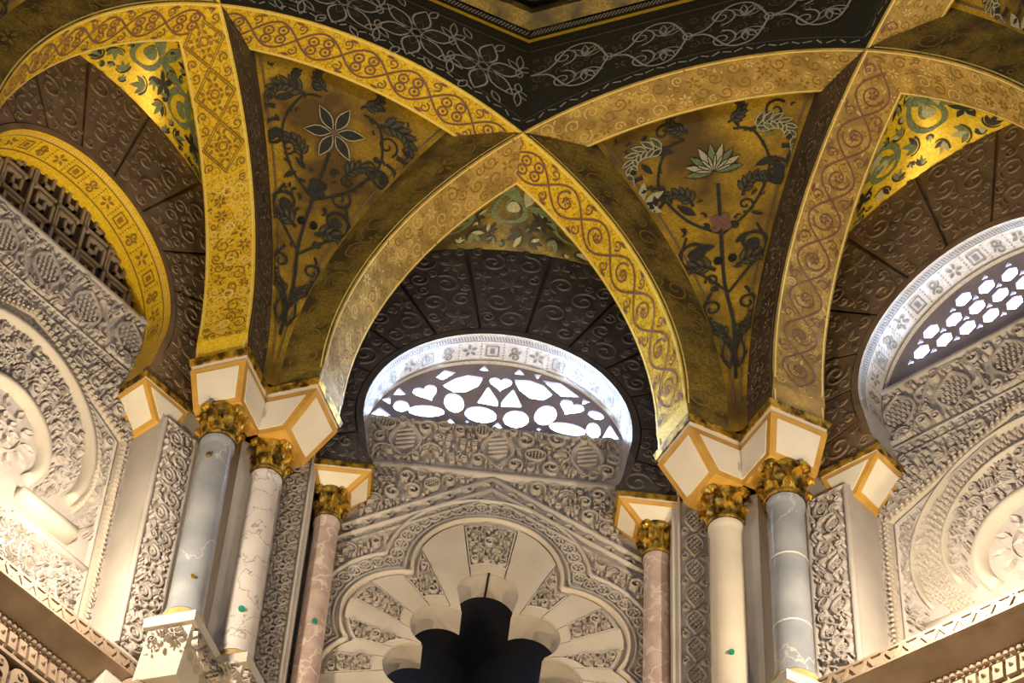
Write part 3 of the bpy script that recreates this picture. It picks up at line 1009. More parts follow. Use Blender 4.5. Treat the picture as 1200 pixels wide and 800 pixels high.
def cellF(P):
    def f(x, y, h=0):
        """x metres along the wall, y 0..1 from wall to crossing"""
        s = x/1.12
        p = P(max(-1, min(1, s)), max(0, min(1, y)))
        return (p.x, p.y, p.z-h-.004)
    return f
for wa, ms in ((90, ('leaf_green', 'leaf_pale', 'leaf_dark')), (135, ('leaf_green', 'leaf_green', 'leaf_dark')), (45, ('leaf_green', 'leaf_pale', 'leaf_dark'))):
    web, P = cells[wa]
    o = Orn(cellF(P))
    sc = 2.2                                   # the strip is shallow: stretch the second coordinate
    def S(pts): return [(x, .48+(y)*sc) for x, y in pts]
    for i in range(-2, 3):
        x = i*.30
        if abs(i) < 3:
            s = 1 if i >= 0 else -1
            o.line(S(spiral(x, 0, .11, 90, 1.5*s, 24)), .034, ms[0], .004, .3)
            o.poly(S(ellipse(x, 0, .035, .03, 0, 10)), ms[1], .005)
            for q in range(3): o.poly(S(leaf(x+s*.06, .02, 20*s+60*q, .17, .065, 8)), ms[q % 2], .004)
            petals_pts = [leaf(x+s*.15, -.03, 72*q, .07, .035, 8) for q in range(5)]
            for pp in petals_pts: o.poly(S(pp), ms[2], .005)
    rnd = random.Random(wa)
    occ = lambda x, y: abs(x) < .9 and .03 < (.48+y*sc) < .97 and all(hypot(x-i*.30, y) > .10 for i in range(-3, 4))
    for (x, y, r) in pack(occ, (-.9, -.21, .9, .23), (.05, .038, .028, .02), rnd, 260, 1.0):
        a = rnd.uniform(0, 360)
        for q in range(3): o.poly(S(leaf(x-r*.8*cos(R_(a)), y-r*.8*sin(R_(a)), a+(q-1)*38, r*(1.7-.3*abs(q-1)), r*.6, 8)), ms[rnd.randrange(3)], .004)
        o.line(S(arc(x, y, r*.95, a+100, a+250, 8)), .010, ms[2], .005)
    o.emit(web, RN)

# ================================================================== WINDOWS
def lattice_window(name, angle, V, Fc, mat, label=None):
    Fw = wallF(angle, A_BACK+.012)
    o = mk(name, [Fw(x, y, z) for x, y, z in V], Fc, mat)
    o['kind'] = 'structure'
    return o
def seg_outline(r=.632, zb=.42, n=40):
    a0 = math.acos((zb-CZ)/r)
    return [(r*sin(-a0+2*a0*i/n), CZ+r*cos(-a0+2*a0*i/n)) for i in range(n+1)]
def tri(x, y, r, a): return [(x+r*cos(R_(a+120*k)), y+r*sin(R_(a+120*k))) for k in range(3)]
H = [heart(.013, .755, .052, 0), heart(-.345, .635, .058, 28), heart(.358, .628, .056, -25),
     ellipse(-.205, .578, .042, .062, 12, 14), ellipse(-.335, .497, .078, .036, 4, 14), ellipse(-.458, .515, .034, .036, 0, 12),
     ellipse(-.072, .510, .068, .050, -8, 14), ellipse(.098, .503, .052, .056, -35, 14), ellipse(.238, .553, .044, .066, -18, 14),
     ellipse(.345, .470, .078, .036, -8, 14), ellipse(.468, .478, .030, .048, 5, 12), ellipse(.478, .590, .036, .024, -30, 10),
     [(-.255, .70), (-.205, .755), (-.15, .785), (-.085, .78), (-.105, .72), (-.155, .675), (-.205, .665)],
     [(.255, .71), (.215, .765), (.155, .79), (.09, .785), (.115, .72), (.16, .675), (.215, .67)],
     [(-.085, .60), (-.045, .715), (.0, .625), (.0, .59)], [(.028, .59), (.03, .625), (.075, .715), (.115, .60)],
     [(.225, .80), (.30, .795), (.385, .715), (.31, .71)],
     [(-.30, .755), (-.265, .81), (-.215, .80), (-.27, .745)],
     tri(-.073, .852, .024, 90), tri(.10, .850, .026, -30), tri(.19, .838, .020, 30), tri(-.475, .615, .032, 100), tri(-.53, .548, .026, 60),
     tri(.012, .440, .026, 90), tri(-.215, .440, .022, 90), tri(.425, .680, .022, 0), [(.515, .435), (.545, .525), (.585, .435)],
     [(-.595, .435), (-.56, .485), (-.505, .435)], tri(-.135, .45, .012, 90), tri(.21, .448, .014, 90)]
def grow(P, k):
    cx = sum(p[0] for p in P)/len(P); cz = sum(p[1] for p in P)/len(P)
    return [(cx+(x-cx)*k, cz+(z-cz)*k) for x, z in P]
V, Fc = plate(seg_outline(.66, .405), [grow(P, 1.15) for P in H], .016)
lattice_window('window_1', 90, V, Fc, 'lattice')
LATV = (V, Fc)
# star and hexagon lattice of the wall beside it
HX = []
s = .118
for j in range(-1, 8):
    for i in range(-8, 9):
        x = i*s+(s/2 if j % 2 else 0); z = .47+j*s*.866
        def ok(P): return all(hypot(px, pz-CZ) < .606 and pz > .434 for px, pz in P)
        hx = [(x+.044*cos(R_(60*k+30)), z+.044*sin(R_(60*k+30))) for k in range(6)]
        if ok(hx): HX.append(hx)
        for dz, a in ((.068, 90), (-.068, -90)):
            tr = tri(x, z+dz*1.0, .020, a)
            if dz > 0 and ok(tr): HX.append(tr)
V, Fc = plate(seg_outline(.66, .41), HX, .018)
lattice_window('window_2', 45, V, Fc, 'lattice')
for k, a in enumerate((0, 180, 225, 270, 315)):
    lattice_window('window_%d' % (4+k), a, V, Fc, 'lattice')
# closed window with a key-pattern fret: bars on a dark back
Fw = wallF(135, A_BACK+.05)
so = seg_outline(.74, .36)
w3 = mk('window_3', [Fw(x, y, 0) for x, y in so], [tuple(range(len(so)))], 'fret_back')
w3['kind'] = 'structure'
c = .0175                                       # bar width
KEY = [[(0, 0), (8, 0), (8, 8), (2, 8), (2, 3), (5, 3), (5, 5.4)]]   # one key turn
bars = []
un = 9*c*1.12
for j in range(-1, 5):
    for i in range(-5, 6):
        x0, z0 = i*un, .40+j*un
        fl = (i+j) % 2
        for path in KEY:
            P = [(x0+(8-px if fl else px)*c, z0+py*c) for px, py in path]
            for q in range(len(P)-1): bars.append((P[q], P[q+1]))
        bars.append(((x0-.6*c, z0), (x0-.6*c, z0+un)))
keep = 0
for (p, q) in bars:
    n = 12
    pts = [(p[0]+(q[0]-p[0])*k/n, p[1]+(q[1]-p[1])*k/n) for k in range(n+1)]
    pts = [t for t in pts if hypot(t[0], t[1]-CZ) < .618 and t[1] > .415]
    if len(pts) < 2: continue
    a_, b_ = pts[0], pts[-1]
    dx, dz = b_[0]-a_[0], b_[1]-a_[1]
    l = hypot(dx, dz)
    ex, ez = dx/l*c*.5, dz/l*c*.5
    nx, nz = -dz/l*c*.5, dx/l*c*.5
    Q = [(a_[0]-ex+nx, a_[1]-ez+nz), (a_[0]-ex-nx, a_[1]-ez-nz), (b_[0]+ex-nx, b_[1]+ez-nz), (b_[0]+ex+nx, b_[1]+ez+nz)]
    bb = B(); bb.hexa([Fw(x, y, 0) for x, y in Q], [Fw(x, y, .022) for x, y in Q])
    bb.mk('fret_bar', 'fret', w3)

# ================================================================== ARCH RINGS OF THE WINDOWS
for angle, st in STYLE.items():
    F0 = wallF(angle, A_WALL)
    wl = walls[angle]
    body = 'lun_dark' if st == 'dark' else 'lun_brown'
    line_m = body+'_line'
    nv = 13
    a_lo, a_hi = -125, 125
    # rim along the opening
    b = B()
    ip = inner_path()
    op = [(t*1.055, CZ+(z-CZ)*1.055) if z > -.02 else (t*1.06, z) for t, z in ip]
    b.grid([[F0(t, z, .008) for t, z in ip], [F0(t, z, .008) for t, z in op], [F0(t, z, -.014) for t, z in op]])
    b.mk('arch_rim', body, wl)
    for k in range(nv):
        t0 = a_lo+(a_hi-a_lo)*k/nv+.55
        t1 = a_lo+(a_hi-a_lo)*(k+1)/nv-.55
        inn, out = [], []
        for q in range(7):
            th = R_(t0+(t1-t0)*q/6)
            ri = .672
            ro = min(1.30, 1.19/max(abs(sin(th)), 1e-6))
            if cos(th) < 0: ro = min(ro, (CZ-SPR-.002)/-cos(th))
            ri = min(ri, ro-.02)
            inn.append((ri*sin(th), CZ+ri*cos(th))); out.append((ro*sin(th), CZ+ro*cos(th)))
        poly = inn+out[::-1]
        b = B()
        b.prism([F0(t, z, -.014) for t, z in poly], [F0(t, z, .004) for t, z in poly])
        vo = b.mk('voussoir', body, wl)
        # low relief on each block
        tc = R_((t0+t1)/2)
        def FF(u, v, h=0, tc=tc, F0=F0):
            """u across, v radial"""
            return F0(v*sin(tc)+u*cos(tc), CZ+v*cos(tc)-u*sin(tc), .004+h)
        og = Orn(FF)
        ip_ = inpoly([(p[0]*cos(tc)-(p[1]-CZ)*sin(tc), p[0]*sin(tc)+(p[1]-CZ)*cos(tc)) for p in poly])
        rnd = random.Random(k*7+angle)
        for (x, y, r) in pack(ip_, (-.2, .6, .2, 1.3), (.07, .05, .036, .026, .017), rnd, 400):
            if rnd.random() < .6:
                og.line(spiral(x, y, r, rnd.uniform(0, 360), rnd.choice((-1.4, 1.4)), 18), .012, line_m, .008, .3, relief=True)
            else:
                for q in range(5): og.poly(leaf(x, y, 72*q, r*.95, r*.4, 6), line_m, .005, True, .5)
        og.emit(vo, name='relief_scroll')
    # soffit decoration and rope edge
    arcl = [0.0]
    def sof(u, v, h=0, angle=angle):
        """u = angle in radians * RI from the crown, v = depth from the front"""
        a = u/RI
        n = ang(angle); q = ang(angle-90)
        r = RI-h-.003
        return (n[0]*(A_WALL+v)+q[0]*r*sin(a), n[1]*(A_WALL+v)+q[1]*r*sin(a), CZ+r*cos(a))
    o = Orn(sof)
    lm = 'grey_line' if angle != 135 else 'umber'
    um = RI*R_(100)
    nr = 150
    for i in range(nr):
        u = -um+2*um*i/nr
        o.line([(u, .006), (u+.009, .03)], .007, lm if angle != 135 else 'brightline', .005)
    o.line([(-um+2*um*i/50, .038) for i in range(51)], .006, lm, .003)
    o.line([(-um+2*um*i/50, .165) for i in range(51)], .008, lm, .003)
    rnd = random.Random(angle)
    k = 0
    u = -um+.05
    while u < um-.05:
        if k % 3 == 0:
            o.line([(u-.03, .07), (u+.03, .07), (u+.03, .135), (u-.03, .135)], .010, lm, .004, closed=True)
            o.poly([(u-.012, .085), (u+.012, .085), (u+.012, .12), (u-.012, .12)], lm, .004)
        elif k % 3 == 1:
            o.line(spiral(u, .085, .026, 0, 1.3, 16), .010, lm, .004); o.line(spiral(u, .128, .026, 180, 1.3, 16), .010, lm, .004)
        else:
            petals(o, u, .10, .042, 5, lm, rnd.uniform(0, 70), .45, .004)
        for q in range(6): o.poly(ellipse(u+.056, .055+.018*q, .004, .006, 20, 5), lm, .004)
        u += .112
        k += 1
    sof_o = [ch for ch in wl.children if ch.name.startswith('arch_soffit')][0]
    o.emit(sof_o, {'grey_line': 'grey_letter_inlay', 'umber': 'olive_letter_inlay', 'brightline': 'rope_edge'})

# ================================================================== COLUMNS WITH THEIR CORBELS
def framed(b_out, panels, quad, inset):
    """cream panel inside a slanted face; quad = 4 corners going round, proud by 4 mm"""
    c = [Vector(p) for p in quad]
    n = (c[1]-c[0]).cross(c[3]-c[0]); n.normalize()
    m = sum(c, Vector())/4
    out = []
    e = [(c[(i+1) % 4]-c[i]).normalized() for i in range(4)]
    for i in range(4):
        d1, d0 = e[i], -e[(i-1) % 4]
        sn = max(d1.cross(d0).length, .25)
        out.append(c[i]+(d1+d0)*(inset/sn))
    panels.append((out, n, m))

def corbel(parent, plan_top, plan_bot, z_top, z_bot, fillet=.038, white=.028, faces=(0, 1, 3), inset=.026, grow=.014, room=None):
    """inverted truncated pyramid: gilt fillet, thin white band, ochre-framed body with cream panels"""
    P = [Vector((x, y, 0)) for x, y in plan_top]
    cc = sum(P, Vector())/4
    def at(pts, z, g=0): return [((p-cc)*(1+g)+cc)[:2]+(z,) if False else (cc.x+(p.x-cc.x)*(1+g), cc.y+(p.y-cc.y)*(1+g), z) for p in pts]
    Q = [Vector((x, y, 0)) for x, y in plan_bot]
    b = B()
    b.hexa(at(P, z_top-fillet, .06), at(P, z_top, .11))
    b.mk('gilt_fillet', 'gilt', parent)
    b = B()
    b.hexa(at(P, z_top-fillet-white, .0), at(P, z_top-fillet, .02))
    b.mk('white_band', 'panel', parent)
    zt = z_top-fillet-white
    b = B()
    top = at(P, zt, .03); bot = [(q.x, q.y, z_bot) for q in Q]
    b.hexa(bot, top)
    bd = b.mk('corbel_block', 'frame', parent)
    for i in faces:
        j = (i+1) % 4
        pn = []
        framed(None, pn, [bot[i], bot[j], top[j], top[i]], inset)
        for quad, n, m in pn:
            if n.dot(m-Vector((cc.x, cc.y, m.z))) < 0: n = -n
            q0 = [tuple(v-n*.004) for v in quad]; q1 = [tuple(v+n*.004) for v in quad]
            bb = B(); bb.hexa(q0, q1); bb.mk('cream_panel', 'panel', bd)

def capital(b, cx, cy, zb, zt, rb, rt):
    """leafy capital: bell with two rings of curling leaves and corner volutes"""
    H_ = zt-zb
    b.lathe([(rb*1.12, zb), (rb*1.16, zb+.015), (rb*1.0, zb+.03), (rb*1.02, zb+H_*.4), (rt*.86, zb+H_*.8), (rt*.98, zb+H_*.92), (rt*1.0, zt)], cx, cy, 20)
    for ring, (z0, z1, n, r0, r1) in enumerate(((zb+.025, zb+H_*.52, 8, rb*1.02, rb*1.42), (zb+H_*.30, zb+H_*.86, 8, rb*1.05, rt*1.28))):
        for k in range(n):
            a = 2*pi*(k+.5*ring)/n
            ca, sa = cos(a), sin(a)
            rows = []
            for q in range(6):
                t = q/5
                r = r0+(r1-r0)*t**2.2
                z = z0+(z1-z0)*(t if t < .85 else .85-(t-.85)*1.2)
                wd = .36*rb*(1.05-.55*t)*(1+.25*(q % 2))
                rows.append([(cx+r*ca-sa*wd*s, cy+r*sa+ca*wd*s, z-abs(s)*.012+(0 if s else .008)) for s in (-1, -.5, 0, .5, 1)])
            b.grid(rows)
    for k in range(4):
        a = pi/4+k*pi/2
        for q in range(2):
            b.lathe([(0.001, zt-H_*.22), (rt*.20, zt-H_*.18), (rt*.24, zt-H_*.08), (rt*.18, zt)], cx+rt*1.05*cos(a+.18*(q-.5)), cy+rt*1.05*sin(a+.18*(q-.5)), 8)

def column(name, label, cx, cy, z0, z1, r, mat, cap_h, zc_top, extra=None, dots=(), kind_group=None, base_h=.075):
    """base z0.., shaft up to z1, capital z1..zc_top"""
    t = empty(name, (cx, cy, z0-base_h))
    tag(t, label, 'column', kind_group, 'thing')
    b = B()
    zb = z0-base_h
    b.lathe([(0.001, zb), (r*1.32, zb), (r*1.36, zb+base_h*.25), (r*1.3, zb+base_h*.45), (r*1.16, zb+base_h*.55), (r*1.24, zb+base_h*.8), (r*1.08, z0), (.001, z0)], cx, cy, 28)
    b.mk('base', 'ochre_stone', t, True)
    b = B()
    prof = [(r*1.10, z0), (r*1.10, z0+.02), (r*1.03, z0+.045)]
    for i in range(9):
        q = i/8
        prof.append((r*(1.03-.09*q), z0+.05+(z1-z0-.10)*q))
    prof += [(r*.98, z1-.035), (r*1.05, z1-.02), (r*1.05, z1)]
    b.lathe(prof, cx, cy, 32)
    sh = b.mk('shaft', mat, t, True)
    for zz in (extra or ()):
        b = B()
        b.lathe([(r*1.0, zz-.006), (r*1.03, zz), (r*1.0, zz+.006)], cx, cy, 32)
        b.mk('band', 'white_marble', sh, True)
    for (az, zz, col, rr) in dots:
        b = B()
        n = Vector((cos(R_(az)), sin(R_(az)), 0)); q = Vector((-n.y, n.x, 0))
        c0 = Vector((cx, cy, zz))+n*(r*1.02)
        ring = [tuple(c0+q*(rr*cos(2*pi*k/10))+Vector((0, 0, rr*sin(2*pi*k/10)))) for k in range(10)]
        ring2 = [tuple(Vector(p)+n*.012) for p in ring]
        b.prism(ring, ring2)
        b.mk('marker_dot', col, sh)
    b = B()
    capital(b, cx, cy, z1, zc_top, r*1.0, r*1.26)
    b.mk('capital', 'gilt', t, False)
    return t

def rib_foot(N, sgn, tcol, slant, name, label, r, mat, z_base, extra=None, dots=()):
    """column, capital and corbel under one foot of a rib; sgn = which end"""
    def pl(off, tt):
        p = ribP(N, off, sgn*tt, 0)
        return (p[0], p[1])
    cx, cy = pl(0, tcol)
    t = column(name, label, cx, cy, z_base, -.47, r, mat, .2, -.275, extra, dots, 'rib columns standing in pairs at the corners')
    e = .006
    top = [pl(-HW-e, TS-.004), pl(HW+e, TS-.004), pl(HW+e, TS+.36), pl(-HW-e, TS+.36)]
    bot = [pl(-HW+.012, TS+slant), pl(HW-.012, TS+slant), pl(HW-.012, TS+.36), pl(-HW+.012, TS+.36)]
    corbel(t, top, bot, .008, -.28, faces=(0, 1, 3), inset=.03)
    return t
ZL, ZR = -1.56, -1.50
c1 = rib_foot(157.5, 1, 1.865, .055, 'marble_column', 'smooth blue-grey marble column without bands, beside the veined white column', .078, 'grey_marble', ZL,
              None, ((255, -.62, 'gilt', .012), (280, -1.38, 'gilt', .010)))
c2 = rib_foot(67.5, -1, 1.985, .13, 'marble_column', 'white marble column with fine brown veins, beside the blue-grey column', .074, 'white_marble', ZL-.03,
              None, ((270, -1.36, 'green_dot', .014),))
c3 = rib_foot(112.5, 1, 1.985, .13, 'marble_column', 'plain cream marble column with a green dot, beside a white-banded grey column', .076, 'cream_marble', ZR,
              None, ((265, -1.28, 'green_dot', .012),))
c4 = rib_foot(22.5, -1, 1.865, .055, 'marble_column', 'grey marble column ringed by two thin white bands, beside the cream column', .079, 'grey_marble', ZR,
              (-.83, -1.22))
# columns at the remaining corners: same kinds
for N in NA8:
    for sgn in (-1, 1):
        Nn = N % 360
        if (Nn, sgn) in ((157.5, 1), (67.5, -1), (112.5, 1), (22.5, -1)): continue
        rib_foot(N, sgn, 1.9, .08, 'marble_column', 'plain grey marble column without bands, carrying the far foot of a vault rib', .078, 'grey_marble', ZR)

# window columns of the centre wall and their corbels
for s, lab in ((-1, 'pink mottled marble colonnette with a green dot, carrying the dark window arch'), (1, 'pink mottled marble colonnette with pale blotches, carrying the dark window arch')):
    F0 = wallF(90, 0)
    x = s*.745+.012
    t = column('marble_colonnette', lab, x, 2.985, -1.62, -.44, .060, 'pink_marble', .16, -.255, None,
               ((280, -1.12, 'green_dot', .012),) if s < 0 else (), 'pink colonnettes of the middle window', .08)
    if s < 0: top = [(-.825, 2.862), (-.558, 2.862), (-.558, 3.055), (-.825, 3.055)]; bot = [(-.80, 2.935), (-.655, 2.935), (-.655, 3.055), (-.80, 3.055)]
    else: top = [(.575, 2.862), (.845, 2.862), (.845, 3.055), (.575, 3.055)]; bot = [(.672, 2.935), (.82, 2.935), (.82, 3.055), (.672, 3.055)]
    corbel(t, top, bot, SPR-.002, SPR-.125, .03, .012, faces=(0, 1, 3), inset=.02)
for s in (-1, 1):
    b = B()
    Q = [(s*.62, 2.885), (s*.86, 2.885), (s*.86, 3.07), (s*.62, 3.07)]
    b.prism([(x, y, -2.7) for x, y in Q], [(x, y, -1.70) for x, y in Q])
    b.mk('column_ledge', 'stucco_plain', walls[90])
# corbels of the side windows, standing on the pilasters
for angle, s, lab in ((135, 1, 'cream and ochre corbel block below the gold arch of the key-patterned window'), (45, -1, 'cream and ochre corbel block below the daylit star-lattice window'),
                      (135, -1, 'cream and ochre corbel block at the other foot of the gold arch'), (45, 1, 'cream and ochre corbel block at the other foot of the star-lattice window')):
    F0 = wallF(angle, 0)
    def pp(t, a): return F0(t, 0, -a)[:2]
    e = empty('corbel', F0(s*.72, -.36, -2.95))
    tag(e, lab, 'corbel', 'corbels of the side windows', 'thing')
    top = [pp(s*.565, 2.858), pp(s*.845, 2.858), pp(s*.845, 3.05), pp(s*.565, 3.05)]
    bot = [pp(s*.70, 2.885), pp(s*.80, 2.885), pp(s*.80, 3.05), pp(s*.70, 3.05)]
    corbel(e, top, bot, SPR-.002, SPR-.20, .03, .01, faces=(0, 1, 3), inset=.022)

# ================================================================== CARVED STUCCO
def part_of(parent, name, box_pts, F, h0, mat='stucco_plain'):
    b = B()
    b.prism([F(x, y, -.01) for x, y in box_pts], [F(x, y, h0) for x, y in box_pts])
    return b.mk(name, mat, parent)
def moulding(parent, F, pts, wd, h, mat='stucco_plain', name='moulding', closed=False):
    o = Orn(F)
    o.line(pts, wd, mat, h, relief=True, closed=closed)
    return o.emit(parent, name=name, kind=None, smooth=True)[0]
def rope(parent, F, pts, wd, h, mat, name='rope_moulding', step=.03):
    """moulding with slanted notches"""
    o = Orn(F)
    o.line(pts, wd, mat, h*.6, relief=True)
    acc = 0
    for i in range(len(pts)-1):
        (x0, y0), (x1, y1) = pts[i], pts[i+1]
        l = hypot(x1-x0, y1-y0)
        if l < 1e-6: continue
        ux, uy = (x1-x0)/l, (y1-y0)/l
        while acc < l:
            x, y = x0+ux*acc, y0+uy*acc
            a = math.degrees(atan2(uy, ux))
            o.poly(ellipse(x, y, step*.62, wd*.24, a+50, 7), mat, h, True, .8)
            acc += step
        acc -= l
    return o.emit(parent, name=name, kind='stuff')[0]

# ---- centre wall ------------------------------------------------------
FBc = wallF(90, A_BACK)
lob = [c_ for c_ in wc.children if c_.name.startswith('lobed_arch_wall')][0]
gz = lambda x: .035-.625*abs(x-.008)
# tympanum under the lattice
o = Orn(FBc)
ins = lambda x, y: .105 < y < .40 and hypot(x, y-CZ) < .60
for x in (-.42, .02, .44):                         # tall shields with hatching
    o.line(leaf(x, .13, 90, .26, .17, 16), .022, 'stucco', .02, closed=True, relief=True)
    for k in range(5): o.line([(x-.045, .20+.03*k), (x+.045, .225+.03*k)], .012, 'stucco', .014, relief=True)
ok_ = lambda x, y: ins(x, y) and all(hypot((x-c_)*1.35, y-.25) > .105 for c_ in (-.42, .02, .44))
carve(o, ok_, (-.6, .1, .6, .40), 'stucco', 5, (.06, .05, .038, .028, .02, .014), .018, 420, .25)
o.emit(wc, name='tympanum_carving')
moulding(wc, FBc, [(-.60, .064), (.64, .064)], .052, .03, 'stucco_plain', 'sill_moulding')
moulding(wc, FBc, [(-.6, .398), (.6, .398)], .020, .012, 'stucco_plain', 'lattice_sill')
# triangles between sill and gable
o = Orn(FBc)
ins = lambda x, y: y < .032 and y > gz(x)+.028 and abs(x) < .60
carve(o, ins, (-.6, -.36, .6, .03), 'stucco', 6, (.05, .04, .03, .022, .016, .012), .02, 420)
o.emit(wc, name='gable_spandrel_carving')
# gable bands
for s in (-1, 1):
    X = lambda u, dz: (.008+s*u, gz(.008+s*u)+dz)
    moulding(wc, FBc, [X(0, .006), X(.80, .006)], .022, .026, 'stucco_plain', 'gable_moulding')
    moulding(wc, FBc, [X(0, -.066), X(.80, -.066)], .018, .026, 'stucco_plain', 'gable_moulding')
    moulding(wc, FBc, [X(0, -.118), X(.80, -.118)], .018, .018, 'stucco_plain', 'gable_moulding')
    o = Orn(FBc)
    a = -math.degrees(math.atan(.625))*s
    for k in range(17):
        u = .035+.045*k
        p = X(u, -.030)
        if k % 2: o.poly(leaf(p[0]-.018, p[1]-.018, 45+a, .05, .020, 8), 'stucco', .022, True, .6)
        else: o.poly(leaf(p[0]-.018, p[1]+.018, -45+a, .05, .020, 8), 'stucco', .022, True, .6)
        p = X(u+.02, -.092)
        o.line([(p[0]-.015, p[1]), (p[0]+.015, p[1]-.012*s)], .010, 'stucco', .010, relief=True)
    o.emit(wc, name='gable_band_carving')
moulding(wc, FBc, [(.008, .035), (.008, -.235)], .010, .012, 'stucco_plain', 'ridge_seam')
# bands that follow the lobes
def lobe_line(off, th0=-118, th1=118, n=200, lobes=OUT_L):
    L_ = [(c0, c1, c2+off) for c0, c1, c2 in lobes]
    return [pol(R_(th0+(th1-th0)*i/n), rpol(R_(th0+(th1-th0)*i/n), L_)) for i in range(n+1)]
moulding(wc, FBc, lobe_line(.012), .020, .030, 'stucco_cream', 'lobe_moulding')
moulding(wc, FBc, lobe_line(.042), .012, .018, 'stucco_plain', 'lobe_moulding')
moulding(wc, FBc, lobe_line(.138), .018, .022, 'stucco_plain', 'lobe_moulding')
o = Orn(FBc)
mid = lobe_line(.09, -112, 112, 400)
acc = 0
last = mid[0]
k = 0
for p in mid:
    acc += hypot(p[0]-last[0], p[1]-last[1]); last = p
    if acc > .058:
        acc = 0
        k += 1
        o.line(ellipse(p[0], p[1], .030, .030, 0, 12), .011, 'stucco', .014, closed=True, relief=True)
        for q in range(5): o.poly(ellipse(p[0]+.013*cos(R_(72*q+20*k)), p[1]+.013*sin(R_(72*q+20*k)), .0075, .0055, 72*q+20*k, 5), 'stucco', .013, True, .9)
def in_band(x, y):
    r = hypot(x-OX, y-OZ); th = atan2(x-OX, y-OZ)
    return r > rpol(th, [(a, b, c+.05) for a, b, c in OUT_L]) and r < rpol(th, [(a, b, c+.13) for a, b, c in OUT_L]) and y < gz(x)-.125 and y > -1.5
drill(o, in_band, (-.85, -1.8, .85, 0), 'stucco', .034, .008, 3, .3, .012)
o.emit(wc, name='lobe_band_carving')
# spandrels outside the lobes
o = Orn(FBc)
def in_sp(x, y):
    r = hypot(x-OX, y-OZ); th = atan2(x-OX, y-OZ)
    return abs(x) < .80 and (y > -1.42 or (abs(x) > .66 and y > -1.7)) and y < gz(x)-.135 and r > rpol(th, [(a, b, c+.152) for a, b, c in OUT_L])
carve(o, in_sp, (-.8, -1.7, .8, -.1), 'stucco', 8, (.08, .06, .045, .034, .025, .018, .013), .022, 900)
o.emit(wc, name='arch_spandrel_carving')
# voussoirs of the lobed arch, plain and carved in turn
spec = [(-8, 8, 'c'), (8, 24.5, 'p'), (24.5, 37, 'c'), (37, 50, 'p'), (50, 61.5, 'c'), (61.5, 72, 'p'), (72, 83, 'c'), (83, 92, 'p'), (92, 103, 'c'), (103, 118, 'p')]
spec += [(-b_, -a_, k_) for a_, b_, k_ in spec[1:]]
for a0, a1, kd in spec:
    n = 8
    inn, out = [], []
    for q in range(n+1):
        th = R_(a0+.35+(a1-a0-.7)*q/n)
        inn.append(pol(th, rpol(th, IN_L)+(.005 if kd == 'p' else .055)))
        ro = rpol(th, OUT_L)-.012
        out.append(pol(th, ro-(0 if kd == 'p' else .02)))
    poly = inn+out[::-1]
    if kd == 'p':
        vb = part_of(wc, 'voussoir', poly, FBc, .016, 'stucco_cream')
    else:
        full = [pol(R_(a0+.35+(a1-a0-.7)*q/n), rpol(R_(a0+.35+(a1-a0-.7)*q/n), IN_L)+.005) for q in range(n+1)]
        fullo = [pol(R_(a0+.35+(a1-a0-.7)*q/n), rpol(R_(a0+.35+(a1-a0-.7)*q/n), OUT_L)-.012) for q in range(n+1)]
        vb = part_of(wc, 'voussoir', full+fullo[::-1], FBc, .002, 'stucco_cream')
        o = Orn(lambda x, y, h=0: FBc(x, y, h+.002))
        o.line(poly, .010, 'stucco_plain', .016, closed=True, relief=True)
        f = inpoly(poly)
        carve(o, f, bbox(poly), 'stucco', int(a0*3)+500, (.034, .026, .019, .014, .011, .009), .016, 240, .1)
        # smooth collar towards the lobe
        col_ = full+inn[::-1]
        b = B(); b.prism([FBc(x, y, 0) for x, y in col_], [FBc(x, y, .016) for x, y in col_]); b.mk('collar', 'stucco_cream', vb)
        o.emit(vb, name='voussoir_carving')

b = B()
b.hexa([(.016, 3.05, -.5755), (.026, 3.05, -.5755), (.020, 3.21, -.5755), (.010, 3.21, -.5755)], [(.016, 3.05, -.583), (.026, 3.05, -.583), (.020, 3.21, -.583), (.010, 3.21, -.583)])
b.mk('soffit_joint', 'niche', wc)

# ---- carved pilaster faces -------------------------------------------
def pil_frame(o, t0, t1, z0, z1):
    o.line([(t0+.012, z0), (t0+.012, z1-.012), (t1-.012, z1-.012), (t1-.012, z0)], .016, 'stucco_plain', .018, relief=True)
def stem_pilaster(angle, t0, t1, z0, z1, seed):
    """vine with paired heart scrolls"""
    F0 = wallF(angle, A_WALL)
    o = Orn(F0)
    pil_frame(o, t0, t1, z0, z1)
    xm = (t0+t1)/2; hw = (t1-t0)/2-.024
    z = z1-.03
    k = 0
    while z > z0+.05:
        for s in (-1, 1):
            o.line([(xm+s*hw*.05, z-.005)]+spiral(xm+s*hw*.52, z-.055, hw*.46, 90, 1.25*s, 22, .2), .014, 'stucco', .018, .3, relief=True)
            o.poly(leaf(xm+s*hw*.52, z-.075, 90, .045, .03, 8), 'stucco', .015, True, .4)
            o.poly(leaf(xm+s*.008, z-.10, 90-s*50, hw*.8, .028, 8), 'stucco', .017, True, .4)
            o.poly(leaf(xm+s*.008, z-.085, -90+s*50, hw*.7, .026, 8), 'stucco', .015, True, .4)
            for q in range(3): o.poly(ellipse(xm+s*hw*.85, z-.02-.035*q, .008, .011, 0, 6), 'stucco', .014, True, .9)
        o.line(ellipse(xm, z-.10, .014, .018, 0, 8), .010, 'stucco', .018, closed=True, relief=True)
        z -= .128
        k += 1
    carve(o, lambda x, y: t0+.022 < x < t1-.022 and z0 < y < z1-.02, (t0, z0, t1, z1), 'stucco', seed, (.02, .014, .010), .010, 260, 0)
    o.emit(walls[angle], name='pilaster_carving')
